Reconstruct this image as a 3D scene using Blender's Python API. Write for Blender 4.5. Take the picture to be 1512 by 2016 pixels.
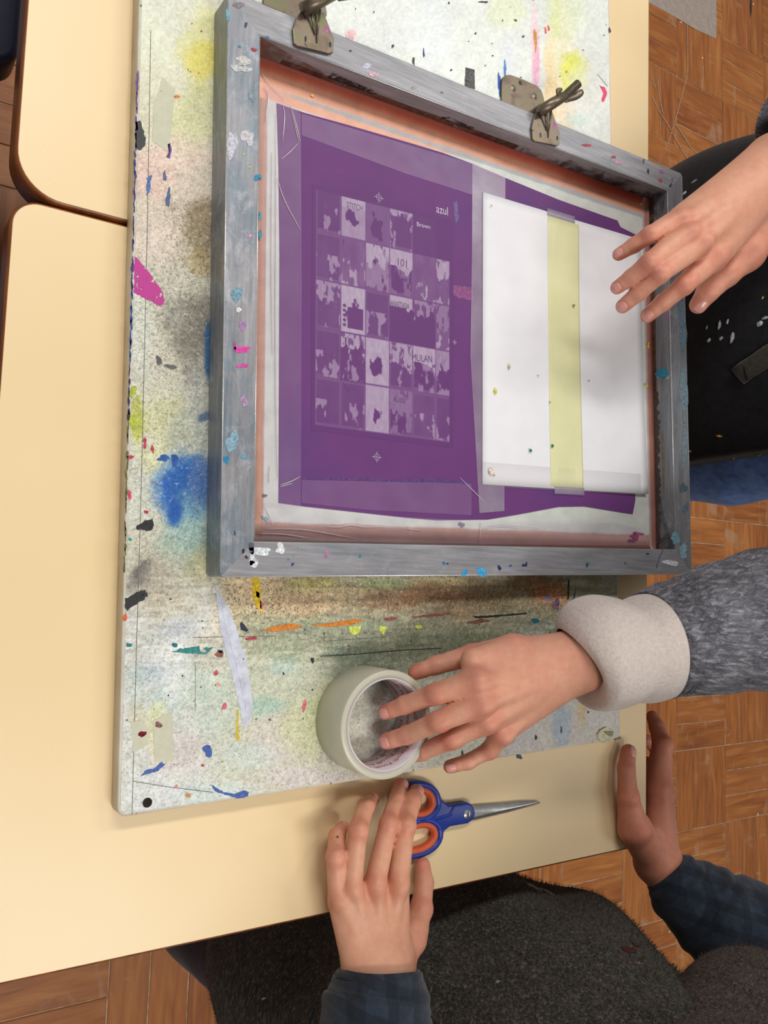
import bpy, bmesh, math, random
import numpy as np
from mathutils import Vector, Matrix
random.seed(7); RNG = np.random.default_rng(11)
SC = bpy.context.scene
COL = SC.collection
for o in list(bpy.data.objects): bpy.data.objects.remove(o)

# ------------------------------------------------------------------ camera
FPX = 1632.0
CAMP = np.array([-0.79378, 0.28751, 0.64875])
CAMR = np.array([[0.8368995, -0.0737164, -0.5423699],
                 [0.0311355, 0.9956965, -0.0872871],
                 [0.5464703, 0.0561636, 0.8355931]])
cd = bpy.data.cameras.new('camera'); cam = bpy.data.objects.new('camera', cd); COL.objects.link(cam)
cd.sensor_fit = 'HORIZONTAL'; cd.sensor_width = 36.0; cd.lens = FPX / 1512 * 36.0
cd.clip_start = 0.01; cd.clip_end = 50
mw = Matrix.Identity(4)
for i in range(3):
    for j in range(3): mw[i][j] = CAMR[i][j]
    mw[i][3] = CAMP[i]
cam.matrix_world = mw
SC.camera = cam

# ------------------------------------------------------------------ world, lights, exposure
def lin(c):
    c = [x / 255.0 for x in c[:3]]
    return tuple(((x + 0.055) / 1.055) ** 2.4 if x > 0.04045 else x / 12.92 for x in c)
def rgba(c): return lin(c) + (1.0,)
w = bpy.data.worlds.new('room_ambience'); SC.world = w; w.use_nodes = True
bg = w.node_tree.nodes['Background']; bg.inputs[0].default_value = (1.0, 0.975, 0.94, 1); bg.inputs[1].default_value = 0.36
def ceiling_lamp(name, x, y, z, sx, sy, power, rz=0):
    l = bpy.data.lights.new(name, 'AREA'); l.shape = 'RECTANGLE'; l.size = sx; l.size_y = sy; l.energy = power; l.color = (1.0, 0.97, 0.93)
    o = bpy.data.objects.new(name, l); COL.objects.link(o); o.location = (x, y, z); o.rotation_euler = (0, 0, rz)
    o['label'] = 'fluorescent ceiling light'; o['category'] = 'light'
    return o
ceiling_lamp('ceiling_light', -0.35, -0.80, 2.0, 1.3, 0.35, 44)
ceiling_lamp('ceiling_light', 0.95, 1.9, 2.0, 1.3, 0.35, 34)
ceiling_lamp('ceiling_light', -0.9, 1.9, 2.0, 1.3, 0.35, 52)
ceiling_lamp('ceiling_light', 1.5, -0.3, 2.0, 1.3, 0.35, 12)
SC.view_settings.view_transform = 'Standard'
SC.view_settings.look = 'None'
SC.view_settings.gamma = 1.0
SC.view_settings.use_curve_mapping = False
SC.view_settings.exposure = -0.62

# ------------------------------------------------------------------ geometry helpers
def un(u, v, z):
    """photo pixel -> world point on the level z"""
    d = CAMR @ np.array([(u - 756) / FPX, -(v - 1008) / FPX, -1.0]); s = (z - CAMP[2]) / d[2]
    return CAMP + s * d
def proj(P):
    d = (np.asarray(P) - CAMP) @ CAMR
    return np.stack([756 + FPX * d[..., 0] / -d[..., 2], 1008 - FPX * d[..., 1] / -d[..., 2]], -1)
def link(name, me, mats, parent=None, smooth=False):
    o = bpy.data.objects.new(name, me); COL.objects.link(o)
    if mats is not None:
        for m in (mats if isinstance(mats, (list, tuple)) else [mats]): me.materials.append(m)
    if smooth:
        for p in me.polygons: p.use_smooth = True
    if parent is not None:
        o.parent = parent
        o.location = -Vector(base_of(parent))
    return o
def base_of(o):
    v = Vector(o.location)
    p = o.parent
    while p is not None: v = v + Vector(p.location); p = p.parent
    return v
def mesh(name, verts, faces, mats=None, parent=None, smooth=False):
    me = bpy.data.meshes.new(name); me.from_pydata([tuple(map(float, v)) for v in verts], [], [tuple(map(int, f)) for f in faces]); me.update()
    return link(name, me, mats, parent, smooth)
def from_bm(name, bm, mats=None, parent=None, smooth=False):
    bmesh.ops.recalc_face_normals(bm, faces=bm.faces)
    me = bpy.data.meshes.new(name); bm.to_mesh(me); bm.free()
    return link(name, me, mats, parent, smooth)
def thing(name, label, cat, loc=(0, 0, 0), group=None):
    o = bpy.data.objects.new(name, None); COL.objects.link(o); o.location = loc; o.empty_display_size = 0.02
    tag(o, label, cat, group); return o
def tag(o, label, cat, group=None):
    o['label'] = label; o['category'] = cat
    if group: o['group'] = group
    return o
def prism(name, poly, z0, z1, mats, parent=None, bevel=0.0, seg=2, smooth=False, skip=()):
    """poly: list of world xy; counter-clockwise or not"""
    bm = bmesh.new()
    vs = [bm.verts.new((p[0], p[1], z0)) for p in poly]
    f = bm.faces.new(vs)
    r = bmesh.ops.extrude_face_region(bm, geom=[f])
    for g in r['geom']:
        if isinstance(g, bmesh.types.BMVert): g.co.z = z1
    if bevel > 0:
        bmesh.ops.recalc_face_normals(bm, faces=bm.faces)
        es = [e for e in bm.edges if all(abs(v.co.z - max(z0, z1)) < 1e-7 for v in e.verts)]
        def skipped(e):
            a, b = e.verts
            for (i, j) in skip:
                p, q = poly[i], poly[j]
                if min(math.hypot(a.co.x - p[0], a.co.y - p[1]) + math.hypot(b.co.x - q[0], b.co.y - q[1]), math.hypot(b.co.x - p[0], b.co.y - p[1]) + math.hypot(a.co.x - q[0], a.co.y - q[1])) < 1e-5: return True
            return False
        es = [e for e in es if not skipped(e)]
        bmesh.ops.bevel(bm, geom=es, offset=bevel, segments=seg, affect='EDGES', profile=0.5)
    return from_bm(name, bm, mats, parent, smooth)
def rounded_rect(x0, y0, x1, y1, r, n=8):
    pts = []
    rr = r if isinstance(r, (list, tuple)) else [r] * 4
    for (cx, cy, a0, q) in ((x1 - rr[0], y1 - rr[0], 0, rr[0]), (x0 + rr[1], y1 - rr[1], 90, rr[1]), (x0 + rr[2], y0 + rr[2], 180, rr[2]), (x1 - rr[3], y0 + rr[3], 270, rr[3])):
        if q <= 1e-6: pts.append((cx, cy)); continue
        for k in range(n + 1):
            a = math.radians(a0 + 90 * k / n); pts.append((cx + q * math.cos(a), cy + q * math.sin(a)))
    return pts
def tube(name, pts, radii, mats, parent=None, n=16, caps=True, squash=None, wob=0, seed=0, smooth=True, flat=(0, 0, 1)):
    """swept tube; squash = factor of the radius along the 'flat' axis"""
    P = [Vector(p) for p in pts]; vs = []; fs = []
    rg = random.Random(seed); ph = [rg.uniform(0, 6.28) for _ in range(12)]
    m = len(P)
    for i, p in enumerate(P):
        t = (P[min(i + 1, m - 1)] - P[max(i - 1, 0)]).normalized()
        b = Vector(flat); b = (b - t * b.dot(t)); b.normalize(); a = t.cross(b)
        r = radii[i] if hasattr(radii, '__len__') else radii
        sq = 1 if squash is None else (squash[i] if hasattr(squash, '__len__') else squash)
        for k in range(n):
            th = 2 * math.pi * k / n
            q = r
            if wob: q = r * (1 + wob * (0.5 * math.sin(3 * th + ph[0] + i * .45) + 0.4 * math.sin(i * 1.15 + ph[1] + 1.5 * math.sin(th + ph[2])) + 0.35 * math.sin(2 * th - i * .8 + ph[3])))
            vs.append(p + a * (math.cos(th) * q) + b * (math.sin(th) * q * sq))
    for i in range(m - 1):
        for k in range(n):
            fs.append((i * n + k, i * n + (k + 1) % n, (i + 1) * n + (k + 1) % n, (i + 1) * n + k))
    if caps: fs.append(tuple(reversed(range(n)))); fs.append(tuple((m - 1) * n + k for k in range(n)))
    return mesh(name, vs, fs, mats, parent, smooth)
def catmull(pts, per=6):
    P = [np.array(p, float) for p in pts]; P = [2 * P[0] - P[1]] + P + [2 * P[-1] - P[-2]]; out = []
    for i in range(1, len(P) - 2):
        for k in range(per):
            t = k / per
            out.append(0.5 * ((2 * P[i]) + (-P[i - 1] + P[i + 1]) * t + (2 * P[i - 1] - 5 * P[i] + 4 * P[i + 1] - P[i + 2]) * t * t + (-P[i - 1] + 3 * P[i] - 3 * P[i + 1] + P[i + 2]) * t ** 3))
    out.append(P[-2]); return out
def lathe(name, prof, center, mats, parent=None, n=48, axis=(0, 0, 1), closed=True, smooth=True):
    ax = Vector(axis).normalized(); t = Vector((1, 0, 0)) if abs(ax.x) < .9 else Vector((0, 1, 0)); a = (t - ax * t.dot(ax)).normalized(); b = ax.cross(a)
    vs = []; fs = []; m = len(prof); c = Vector(center)
    for k in range(n):
        th = 2 * math.pi * k / n
        for (r, h) in prof: vs.append(c + ax * h + (a * math.cos(th) + b * math.sin(th)) * r)
    for k in range(n):
        for i in range(m if closed else m - 1):
            fs.append((k * m + i, ((k + 1) % n) * m + i, ((k + 1) % n) * m + (i + 1) % m, k * m + (i + 1) % m))
    return mesh(name, vs, fs, mats, parent, smooth)

# ------------------------------------------------------------------ numpy value noise (for colour attributes)
def vnoise(x, y, seed=0):
    xi = np.floor(x).astype(np.int64); yi = np.floor(y).astype(np.int64); xf = x - xi; yf = y - yi
    def h(a, b):
        n = (a * 374761393 + b * 668265263 + seed * 1442695041) & 0xffffffff
        n = ((n ^ (n >> 13)) * 1274126177) & 0xffffffff
        return ((n ^ (n >> 16)) & 0xffff) / 65535.0
    sx = xf * xf * (3 - 2 * xf); sy = yf * yf * (3 - 2 * yf)
    return (h(xi, yi) * (1 - sx) + h(xi + 1, yi) * sx) * (1 - sy) + (h(xi, yi + 1) * (1 - sx) + h(xi + 1, yi + 1) * sx) * sy
def fbm(x, y, seed=0, oct=4):
    s = 0; a = .5
    for k in range(oct): s = s + a * vnoise(x * 2 ** k, y * 2 ** k, seed + k * 17); a *= .5
    return s / (1 - .5 ** oct)
def sstep(a, b, x):
    t = np.clip((x - a) / (b - a), 0, 1); return t * t * (3 - 2 * t)
def poly_sd(poly, U, V):
    """signed distance to a polygon, negative inside"""
    P = np.array(poly, float); d = np.full(U.shape, 1e18); ins = np.zeros(U.shape, bool)
    for i in range(len(P)):
        a = P[i]; b = P[(i + 1) % len(P)]; e = b - a
        t = np.clip(((U - a[0]) * e[0] + (V - a[1]) * e[1]) / (e @ e), 0, 1)
        d = np.minimum(d, (U - a[0] - t * e[0]) ** 2 + (V - a[1] - t * e[1]) ** 2)
        c = ((a[1] > V) != (b[1] > V))
        with np.errstate(divide='ignore', invalid='ignore'):
            xx = a[0] + (V - a[1]) * e[0] / (e[1] if e[1] != 0 else 1e-12)
        ins ^= c & (U < xx)
    d = np.sqrt(d); return np.where(ins, -d, d)
def grid_mesh(name, fx, nx, ny, mats, parent=None):
    """fx(s,t)->world (N,3), s,t in 0..1; returns obj and s,t arrays"""
    s, t = np.meshgrid(np.linspace(0, 1, nx), np.linspace(0, 1, ny), indexing='ij'); s = s.ravel(); t = t.ravel()
    V = fx(s, t)
    i, j = np.meshgrid(np.arange(nx - 1), np.arange(ny - 1), indexing='ij'); i = i.ravel(); j = j.ravel()
    F = np.stack([i * ny + j, (i + 1) * ny + j, (i + 1) * ny + j + 1, i * ny + j + 1], 1)
    me = bpy.data.meshes.new(name); n = len(V); me.vertices.add(n); me.vertices.foreach_set('co', V.astype(np.float32).ravel())
    m = len(F); me.loops.add(4 * m); me.loops.foreach_set('vertex_index', F.astype(np.int32).ravel())
    me.polygons.add(m); me.polygons.foreach_set('loop_start', np.arange(0, 4 * m, 4, dtype=np.int32))
    me.update(calc_edges=True); me.validate()
    return link(name, me, mats, parent), V, s, t
def set_colors(o, rgb, alpha=None, name='Col'):
    """rgb in 0..255 sRGB"""
    c = np.clip(np.asarray(rgb, float) / 255, 0, 1); c = np.where(c > .04045, ((c + .055) / 1.055) ** 2.4, c / 12.92)
    a = np.ones(len(c)) if alpha is None else alpha
    at = o.data.color_attributes.new(name, 'FLOAT_COLOR', 'POINT')
    at.data.foreach_set('color', np.concatenate([c, a[:, None]], 1).astype(np.float32).ravel())

# ------------------------------------------------------------------ signed-distance modelling for hands and bodies
def cone(p, a, b, ra, rb):
    a = np.array(a, np.float32); b = np.array(b, np.float32); e = b - a; L = float(e @ e)
    t = np.clip(((p - a) @ e) / max(L, 1e-12), 0, 1)
    return np.linalg.norm(p - a - t[..., None] * e, axis=-1) - (ra + (rb - ra) * t)
def smin(a, b, k):
    if k <= 0: return np.minimum(a, b)
    h = np.clip(.5 + .5 * (b - a) / k, 0, 1); return b + (a - b) * h - k * h * (1 - h)
def chain(p, pts, k):
    d = None
    for a, b in zip(pts[:-1], pts[1:]):
        c = cone(p, a[:3], b[:3], a[3], b[3]); d = c if d is None else smin(d, c, k)
    return d
def nets(fn, lo, hi, h):
    lo = np.array(lo, np.float32); n = np.ceil((np.array(hi) - lo) / h).astype(int) + 1
    ax = [lo[i] + h * np.arange(n[i], dtype=np.float32) for i in range(3)]
    G = np.stack(np.meshgrid(*ax, indexing='ij'), -1)
    F = fn(G).astype(np.float32)
    ins = F < 0
    c = np.zeros(tuple(n - 1), int)
    for dx in (0, 1):
        for dy in (0, 1):
            for dz in (0, 1): c += ins[dx:n[0] - 1 + dx, dy:n[1] - 1 + dy, dz:n[2] - 1 + dz]
    act = (c > 0) & (c < 8)
    idx = -np.ones(act.shape, int); I = np.argwhere(act); idx[act] = np.arange(len(I))
    acc = np.zeros((len(I), 3)); cnt = np.zeros(len(I))
    cor = [(x, y, z) for x in (0, 1) for y in (0, 1) for z in (0, 1)]
    for a in cor:
        for k in range(3):
            if a[k]: continue
            b = list(a); b[k] = 1
            fa = F[I[:, 0] + a[0], I[:, 1] + a[1], I[:, 2] + a[2]]; fb = F[I[:, 0] + b[0], I[:, 1] + b[1], I[:, 2] + b[2]]
            m = (fa < 0) != (fb < 0); t = np.where(m, fa / np.where(m, fa - fb, 1), 0)
            q = np.array(a, float)[None] + t[:, None] * (np.eye(3)[k])[None]
            acc += q * m[:, None]; cnt += m
    V = lo + h * (I + acc / cnt[:, None])
    faces = []
    for k in range(3):
        o = [(k + 1) % 3, (k + 2) % 3]
        sl0 = [slice(None)] * 3; sl1 = [slice(None)] * 3; sl0[k] = slice(0, n[k] - 1); sl1[k] = slice(1, n[k])
        E = ins[tuple(sl0)] != ins[tuple(sl1)]
        A = np.argwhere(E); ok = (A[:, o[0]] > 0) & (A[:, o[1]] > 0) & (A[:, o[0]] < n[o[0]] - 1) & (A[:, o[1]] < n[o[1]] - 1); A = A[ok]
        def g(d0, d1):
            B = A.copy(); B[:, o[0]] += d0; B[:, o[1]] += d1; return idx[B[:, 0], B[:, 1], B[:, 2]]
        Q = np.stack([g(-1, -1), g(0, -1), g(0, 0), g(-1, 0)], 1)
        flip = ~ins[A[:, 0], A[:, 1], A[:, 2]]
        Q[flip] = Q[flip][:, ::-1]
        faces.append(Q)
    Q = np.concatenate(faces)
    return V, Q[(Q >= 0).all(1)]
def raw_mesh(name, V, F, mats, parent=None, smooth=True):
    me = bpy.data.meshes.new(name); me.vertices.add(len(V)); me.vertices.foreach_set('co', np.asarray(V, np.float32).ravel())
    m = len(F); me.loops.add(4 * m); me.loops.foreach_set('vertex_index', np.asarray(F, np.int32).ravel())
    me.polygons.add(m); me.polygons.foreach_set('loop_start', np.arange(0, 4 * m, 4, dtype=np.int32))
    me.update(calc_edges=True); me.validate()
    me.polygons.foreach_set('use_smooth', np.ones(len(me.polygons), bool))
    return link(name, me, mats, parent)

# ------------------------------------------------------------------ materials
class NT:
    def __init__(s, name):
        s.m = bpy.data.materials.new(name); s.m.use_nodes = True; s.t = s.m.node_tree; s.n = s.t.nodes; s.b = s.n['Principled BSDF']; s.co = s.n.new('ShaderNodeTexCoord')
    def l(s, a, b): s.t.links.new(a, b)
    def noise(s, scale, detail=4, rough=.5, dist=0, stretch=None, rot=(0, 0, 0), src='Object'):
        n = s.n.new('ShaderNodeTexNoise'); n.inputs['Scale'].default_value = scale; n.inputs['Detail'].default_value = detail; n.inputs['Roughness'].default_value = rough; n.inputs['Distortion'].default_value = dist
        if stretch or any(rot):
            mp = s.n.new('ShaderNodeMapping'); mp.inputs['Scale'].default_value = stretch or (1, 1, 1); mp.inputs['Rotation'].default_value = rot; s.l(s.co.outputs[src], mp.inputs['Vector']); s.l(mp.outputs[0], n.inputs['Vector'])
        else: s.l(s.co.outputs[src], n.inputs['Vector'])
        return n.outputs['Fac']
    def ramp(s, fac, stops):
        r = s.n.new('ShaderNodeValToRGB'); e = r.color_ramp.elements
        while len(e) < len(stops): e.new(.5)
        for q, (p, c) in zip(e, stops): q.position = p; q.color = c if len(c) == 4 else rgba(c)
        s.l(fac, r.inputs[0]); return r.outputs[0]
    def step(s, fac, a, b): return s.ramp(fac, [(a, (0, 0, 0, 1)), (b, (1, 1, 1, 1))])
    def mix(s, fac, a, b, mode='MIX'):
        x = s.n.new('ShaderNodeMix'); x.data_type = 'RGBA'; x.blend_type = mode
        if isinstance(fac, (int, float)): x.inputs[0].default_value = fac
        else: s.l(fac, x.inputs[0])
        for i, v in ((6, a), (7, b)):
            if isinstance(v, tuple): x.inputs[i].default_value = v if len(v) == 4 else rgba(v)
            else: s.l(v, x.inputs[i])
        return x.outputs[2]
    def math(s, op, a, b):
        x = s.n.new('ShaderNodeMath'); x.operation = op
        for i, v in enumerate((a, b)):
            if isinstance(v, (int, float)): x.inputs[i].default_value = v
            else: s.l(v, x.inputs[i])
        return x.outputs[0]
    def bump(s, h, strength=.3, dist=.001):
        b = s.n.new('ShaderNodeBump'); b.inputs['Strength'].default_value = strength; b.inputs['Distance'].default_value = dist; s.l(h, b.inputs['Height']); s.l(b.outputs[0], s.b.inputs['Normal'])
    def color(s, c):
        if isinstance(c, tuple): s.b.inputs['Base Color'].default_value = c if len(c) == 4 else rgba(c)
        else: s.l(c, s.b.inputs['Base Color'])
    def set(s, rough=.5, metal=0, spec=.5):
        s.b.inputs['Roughness'].default_value = rough; s.b.inputs['Metallic'].default_value = metal; s.b.inputs['Specular IOR Level'].default_value = spec
    def attr(s, name='Col'):
        a = s.n.new('ShaderNodeVertexColor'); a.layer_name = name; return a
_paint = {}
def paint(c, rough=.45, var=.12):
    key = (tuple(c), rough)
    if key in _paint: return _paint[key]
    t = NT('dried_ink'); d = tuple(max(0, int(x * (1 - var * 1.6))) for x in c); e = tuple(min(255, int(x * (1 + var) + 4)) for x in c)
    t.color(t.ramp(t.noise(420, 3), [(.3, d), (.7, e)])); t.set(rough); t.bump(t.noise(900, 2), .2, .0005)
    _paint[key] = t.m; return t.m
def plain(name, c, rough=.5, metal=0, nscale=300, var=.08, bump=.1):
    t = NT(name); d = tuple(int(x * (1 - var)) for x in c); e = tuple(min(255, int(x * (1 + var))) for x in c)
    t.color(t.ramp(t.noise(nscale, 4), [(.3, d), (.7, e)])); t.set(rough, metal); t.bump(t.noise(nscale * 2, 3), bump, .0005); return t.m
# ------------------------------------------------------------------ setting: parquet floor
ZF = -0.75
def mat_plank(rot90):
    t = NT('oak_parquet')
    oi = t.n.new('ShaderNodeObjectInfo'); rnd = oi.outputs['Random']
    off = t.n.new('ShaderNodeVectorMath'); off.operation = 'ADD'; cb = t.n.new('ShaderNodeCombineXYZ'); t.l(t.math('MULTIPLY', rnd, 37.0), cb.inputs[0]); t.l(t.math('MULTIPLY', rnd, 91.0), cb.inputs[1])
    t.l(t.co.outputs['Object'], off.inputs[0]); t.l(cb.outputs[0], off.inputs[1])
    def nz(scale, st, det=4, dist=0):
        n = t.n.new('ShaderNodeTexNoise'); n.inputs['Scale'].default_value = scale; n.inputs['Detail'].default_value = det; n.inputs['Distortion'].default_value = dist
        mp = t.n.new('ShaderNodeMapping'); mp.inputs['Scale'].default_value = st; t.l(off.outputs[0], mp.inputs[0]); t.l(mp.outputs[0], n.inputs['Vector']); return n.outputs['Fac']
    base = t.ramp(rnd, [(0, (142, 80, 36)), (.35, (164, 96, 42)), (.7, (178, 114, 58)), (1, (146, 78, 38))])
    grain = t.ramp(nz(60, (.12, 1, 1), 5, .6), [(.3, (114, 60, 26)), (.55, (170, 104, 48)), (.8, (206, 150, 84))])
    c = t.mix(.5, base, grain)
    c = t.mix(t.ramp(nz(30, (.25, 1, 1), 2), [(.70, (0, 0, 0, 1)), (.76, (1, 1, 1, 1))]), c, (66, 42, 26))
    c = t.mix(t.ramp(nz(16, (1, .35, 1), 7, 1.6), [(.60, (0, 0, 0, 1)), (.70, (.45, .45, .45, 1))]), c, (178, 146, 120))
    t.color(c); t.set(.42, 0, .4); t.bump(nz(160, (.1, 1, 1), 3), .25, .001); return t.m
M_plank = mat_plank(0)
tj = NT('floor_joint_grout'); tj.color(tj.ramp(tj.noise(50, 4), [(.3, (156, 124, 98)), (.7, (204, 178, 154))])); tj.set(.8); M_joint = tj.m
fl = mesh('floor', [(-1.6, -1.4, ZF - .012), (2.6, -1.4, ZF - .012), (2.6, 2.9, ZF - .012), (-1.6, 2.9, ZF - .012),
                    (-1.6, -1.4, ZF - .002), (2.6, -1.4, ZF - .002), (2.6, 2.9, ZF - .002), (-1.6, 2.9, ZF - .002)],
          [(0, 3, 2, 1), (4, 5, 6, 7), (0, 1, 5, 4), (1, 2, 6, 5), (2, 3, 7, 6), (3, 0, 4, 7)], M_joint)
fl['kind'] = 'structure'; fl['label'] = 'worn orange-brown basket-weave parquet floor'
PW_, PX0, PY0 = 0.2025, 1.032, -0.115
def plank_mesh(L, W):
    bm = bmesh.new(); g = .0013; b = .0012
    lo = (-L / 2 + g, -W / 2 + g); hi = (L / 2 - g, W / 2 - g)
    r0 = [bm.verts.new((x, y, -.004)) for x, y in ((lo[0], lo[1]), (hi[0], lo[1]), (hi[0], hi[1]), (lo[0], hi[1]))]
    r1 = [bm.verts.new((x, y, -b * .6)) for x, y in ((lo[0], lo[1]), (hi[0], lo[1]), (hi[0], hi[1]), (lo[0], hi[1]))]
    r2 = [bm.verts.new((x, y, 0)) for x, y in ((lo[0] + b, lo[1] + b), (hi[0] - b, lo[1] + b), (hi[0] - b, hi[1] - b), (lo[0] + b, hi[1] - b))]
    for A, B in ((r0, r1), (r1, r2)):
        for k in range(4): bm.faces.new((A[k], A[(k + 1) % 4], B[(k + 1) % 4], B[k]))
    bm.faces.new(r2)
    me = bpy.data.meshes.new('plank'); bm.to_mesh(me); bm.free(); me.materials.append(M_plank); return me
pm = plank_mesh(PW_, PW_ / 3)
cand = []
for i in range(-12, 7):
    for j in range(-14, 6):
        vert = ((i + j) % 2 == 0)
        for k in range(3):
            cx = PX0 + (i + .5) * PW_; cy = PY0 - (j + .5) * PW_
            if vert: cx += (k - 1) * PW_ / 3
            else: cy += (k - 1) * PW_ / 3
            if not (-1.5 < cx < 2.5 and -1.3 < cy < 2.8): continue
            uv = proj(np.array([cx, cy, ZF]))
            depth = float((np.array([cx, cy, ZF]) - CAMP) @ CAMR[:, 2])
            seen = depth < -.2 and -90 < uv[0] < 1600 and -120 < uv[1] < 2110
            # hidden below the table tops
            under = seen and (60 < uv[0] < 1240) and uv[1] < 1941 - .217 * uv[0] - 60
            cand.append((seen and not under, abs(uv[0] - 756) + abs(uv[1] - 1008), cx, cy, vert))
parts = [c for c in cand if c[0]]; rest = [c for c in cand if not c[0]]
parts.sort(key=lambda c: c[1])
rest += parts[290:]; parts = parts[:290]
for n, c in enumerate(parts):
    o = bpy.data.objects.new('plank', pm); COL.objects.link(o); o.parent = fl; o.location = (c[2], c[3], ZF + random.uniform(-.0006, .0006)); o.rotation_euler = (0, 0, math.pi / 2 if c[4] else 0)
vs = []; fs = []
for c in rest:
    a, b = (PW_ / 6 - .0013, PW_ / 2 - .0013) if c[4] else (PW_ / 2 - .0013, PW_ / 6 - .0013); k = len(vs)
    vs += [(c[2] - a, c[3] - b, ZF), (c[2] + a, c[3] - b, ZF), (c[2] + a, c[3] + b, ZF), (c[2] - a, c[3] + b, ZF)]; fs.append((k, k + 1, k + 2, k + 3))
patch = prism('grey_floor_patch', [un(u, v, ZF + .0012)[:2] for u, v in ((1230, -40), (1409, -40), (1411, 40), (1410, 76), (1370, 58), (1320, 28), (1276, 4))], ZF + .0005, ZF + .0012, plain('floor_patch_grey', (166, 152, 142), .6, 0, 80, .06), fl)  # thin, flat patch of paler grey laid over the planks
def scratch(pts, w=1.6, c=(172, 138, 112)):
    for a, b in zip(pts[:-1], pts[1:]):
        d = np.array(b, float) - np.array(a, float); d /= np.linalg.norm(d); n = np.array([-d[1], d[0]]) * w
        prism('floor_scratch', [un(*(np.array(x) + s_ * n), ZF + .0011)[:2] for x, s_ in ((a, 1), (b, 1), (b, -1), (a, -1))], ZF + .0005, ZF + .0011, paint(c, .7, .15), fl)
for l in ([(1353, 40), (1354, 110), (1352, 150), (1338, 205), (1325, 250), (1312, 290)], [(1284, 190), (1300, 222), (1318, 250), (1340, 290), (1358, 318)], [(1295, 150), (1298, 190), (1306, 225)], [(1330, 245), (1352, 275)], [(1282, 150), (1290, 172)], [(1385, 130), (1381, 180)], [(1340, 260), (1370, 300), (1405, 306)]): scratch(catmull(l, 3) if len(l) > 2 else l, .8)
for (u, v) in ((1341, 44), (1383, 114), (1483, 8), (1318, 1834), (1492, 1603)):
    spot_q = un(u, v, ZF + .0015); lathe('paint_drip', [(.0001, .0006), (.003, .0003), (.0034, -.0004), (.0001, -.0004)], tuple(spot_q), paint((216, 206, 200), .6), fl, 8)
ro = mesh('far_planks', vs, fs, M_plank, fl); ro['kind'] = 'stuff'

# ------------------------------------------------------------------ two desks
t = NT('cream_laminate'); c = t.ramp(t.noise(6, 3), [(.3, (233, 207, 160)), (.7, (237, 212, 167))])
c = t.mix(t.step(t.noise(700, 2), .72, .76), c, (206, 184, 146)); t.color(c); t.set(.36, 0, .42); t.bump(t.noise(500, 3), .04, .0004); M_lam = t.m
t = NT('brown_edge_wood'); t.color(t.ramp(t.noise(60, 5, stretch=(1, .15, 1), dist=.8), [(.3, (92, 44, 16)), (.7, (148, 82, 36))])); t.set(.3); M_edge = t.m
M_steel_leg = plain('desk_leg_paint', (70, 62, 58), .4, 0)
def desk(label, x0, y0, x1, y1, rad):
    T = thing('school_desk', label, 'desk', ((x0 + x1) / 2, (y0 + y1) / 2, ZF), 'two cream desks pushed together')
    prism('wood_edge', rounded_rect(x0, y0, x1, y1, rad, 10), -.027, -.0004, M_edge, T, .0028, 4, True)
    i = .0022
    prism('laminate_top', rounded_rect(x0 + i, y0 + i, x1 - i, y1 - i, [max(r - i, .001) for r in rad], 10), -.004, 0, M_lam, T, .0003, 1)
    for (lx, ly) in ((x0 + .05, y0 + .05), (x1 - .05, y0 + .05), (x1 - .05, y1 - .05), (x0 + .05, y1 - .05)):
        tube('leg', [(lx, ly, ZF), (lx, ly, -.027)], .015, M_steel_leg, T, 12)
    bm = bmesh.new()
    for (a, b, c_, d) in ((x0 + .05, y0 + .045, x1 - .05, y0 + .055), (x0 + .05, y1 - .055, x1 - .05, y1 - .045), (x0 + .045, y0 + .05, x0 + .055, y1 - .05), (x1 - .055, y0 + .05, x1 - .045, y1 - .05)):
        bmesh.ops.create_cube(bm, size=1, matrix=Matrix.Translation(((a + c_) / 2, (b + d) / 2, -.05)) @ Matrix.Diagonal((c_ - a, d - b, .045, 1)))
    from_bm('apron_rail', bm, M_steel_leg, T)
    return T
TXL, SEAM = -0.7093, 0.5668
desk('cream laminate desk carrying the scissors and the lower part of the paint-stained board', TXL, 0.0, 0.0, SEAM - .0009, [.02, .021, .02, .02])
desk('cream laminate desk at the top, under the hinged end of the paint-stained board', TXL, SEAM + .0009, 0.0, SEAM + .57, [.02, .02, .036, .02])

# navy stools at the far left edge, under the desk
t = NT('navy_vinyl'); t.color(t.ramp(t.noise(40, 3), [(.3, (20, 24, 46)), (.7, (30, 34, 60))])); t.set(.45); M_navy = t.m
M_steel = plain('bare_steel', (150, 148, 146), .35, .9)
def stool(label, cx, cy):
    S = thing('stool', label, 'stool', (cx, cy, ZF), 'navy stools by the desk')
    prism('seat', rounded_rect(cx - .17, cy - .17, cx + .17, cy + .17, .025), -.335, -.29, M_navy, S, .008, 3, True)
    for sx in (-1, 1):
        for sy in (-1, 1): tube('leg', [(cx + sx * .15, cy + sy * .15, ZF), (cx + sx * .14, cy + sy * .14, -.335)], .011, M_steel, S, 10)
p = un(36, 134, -.29); stool('navy stool seat at the top left corner beside the upper desk', p[0] - .17, p[1] + .17)
p = un(7, 480, -.29); stool('navy stool, only a sliver of it showing at the left edge beside the lower desk', p[0] - .17, p[1] - .17)

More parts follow.
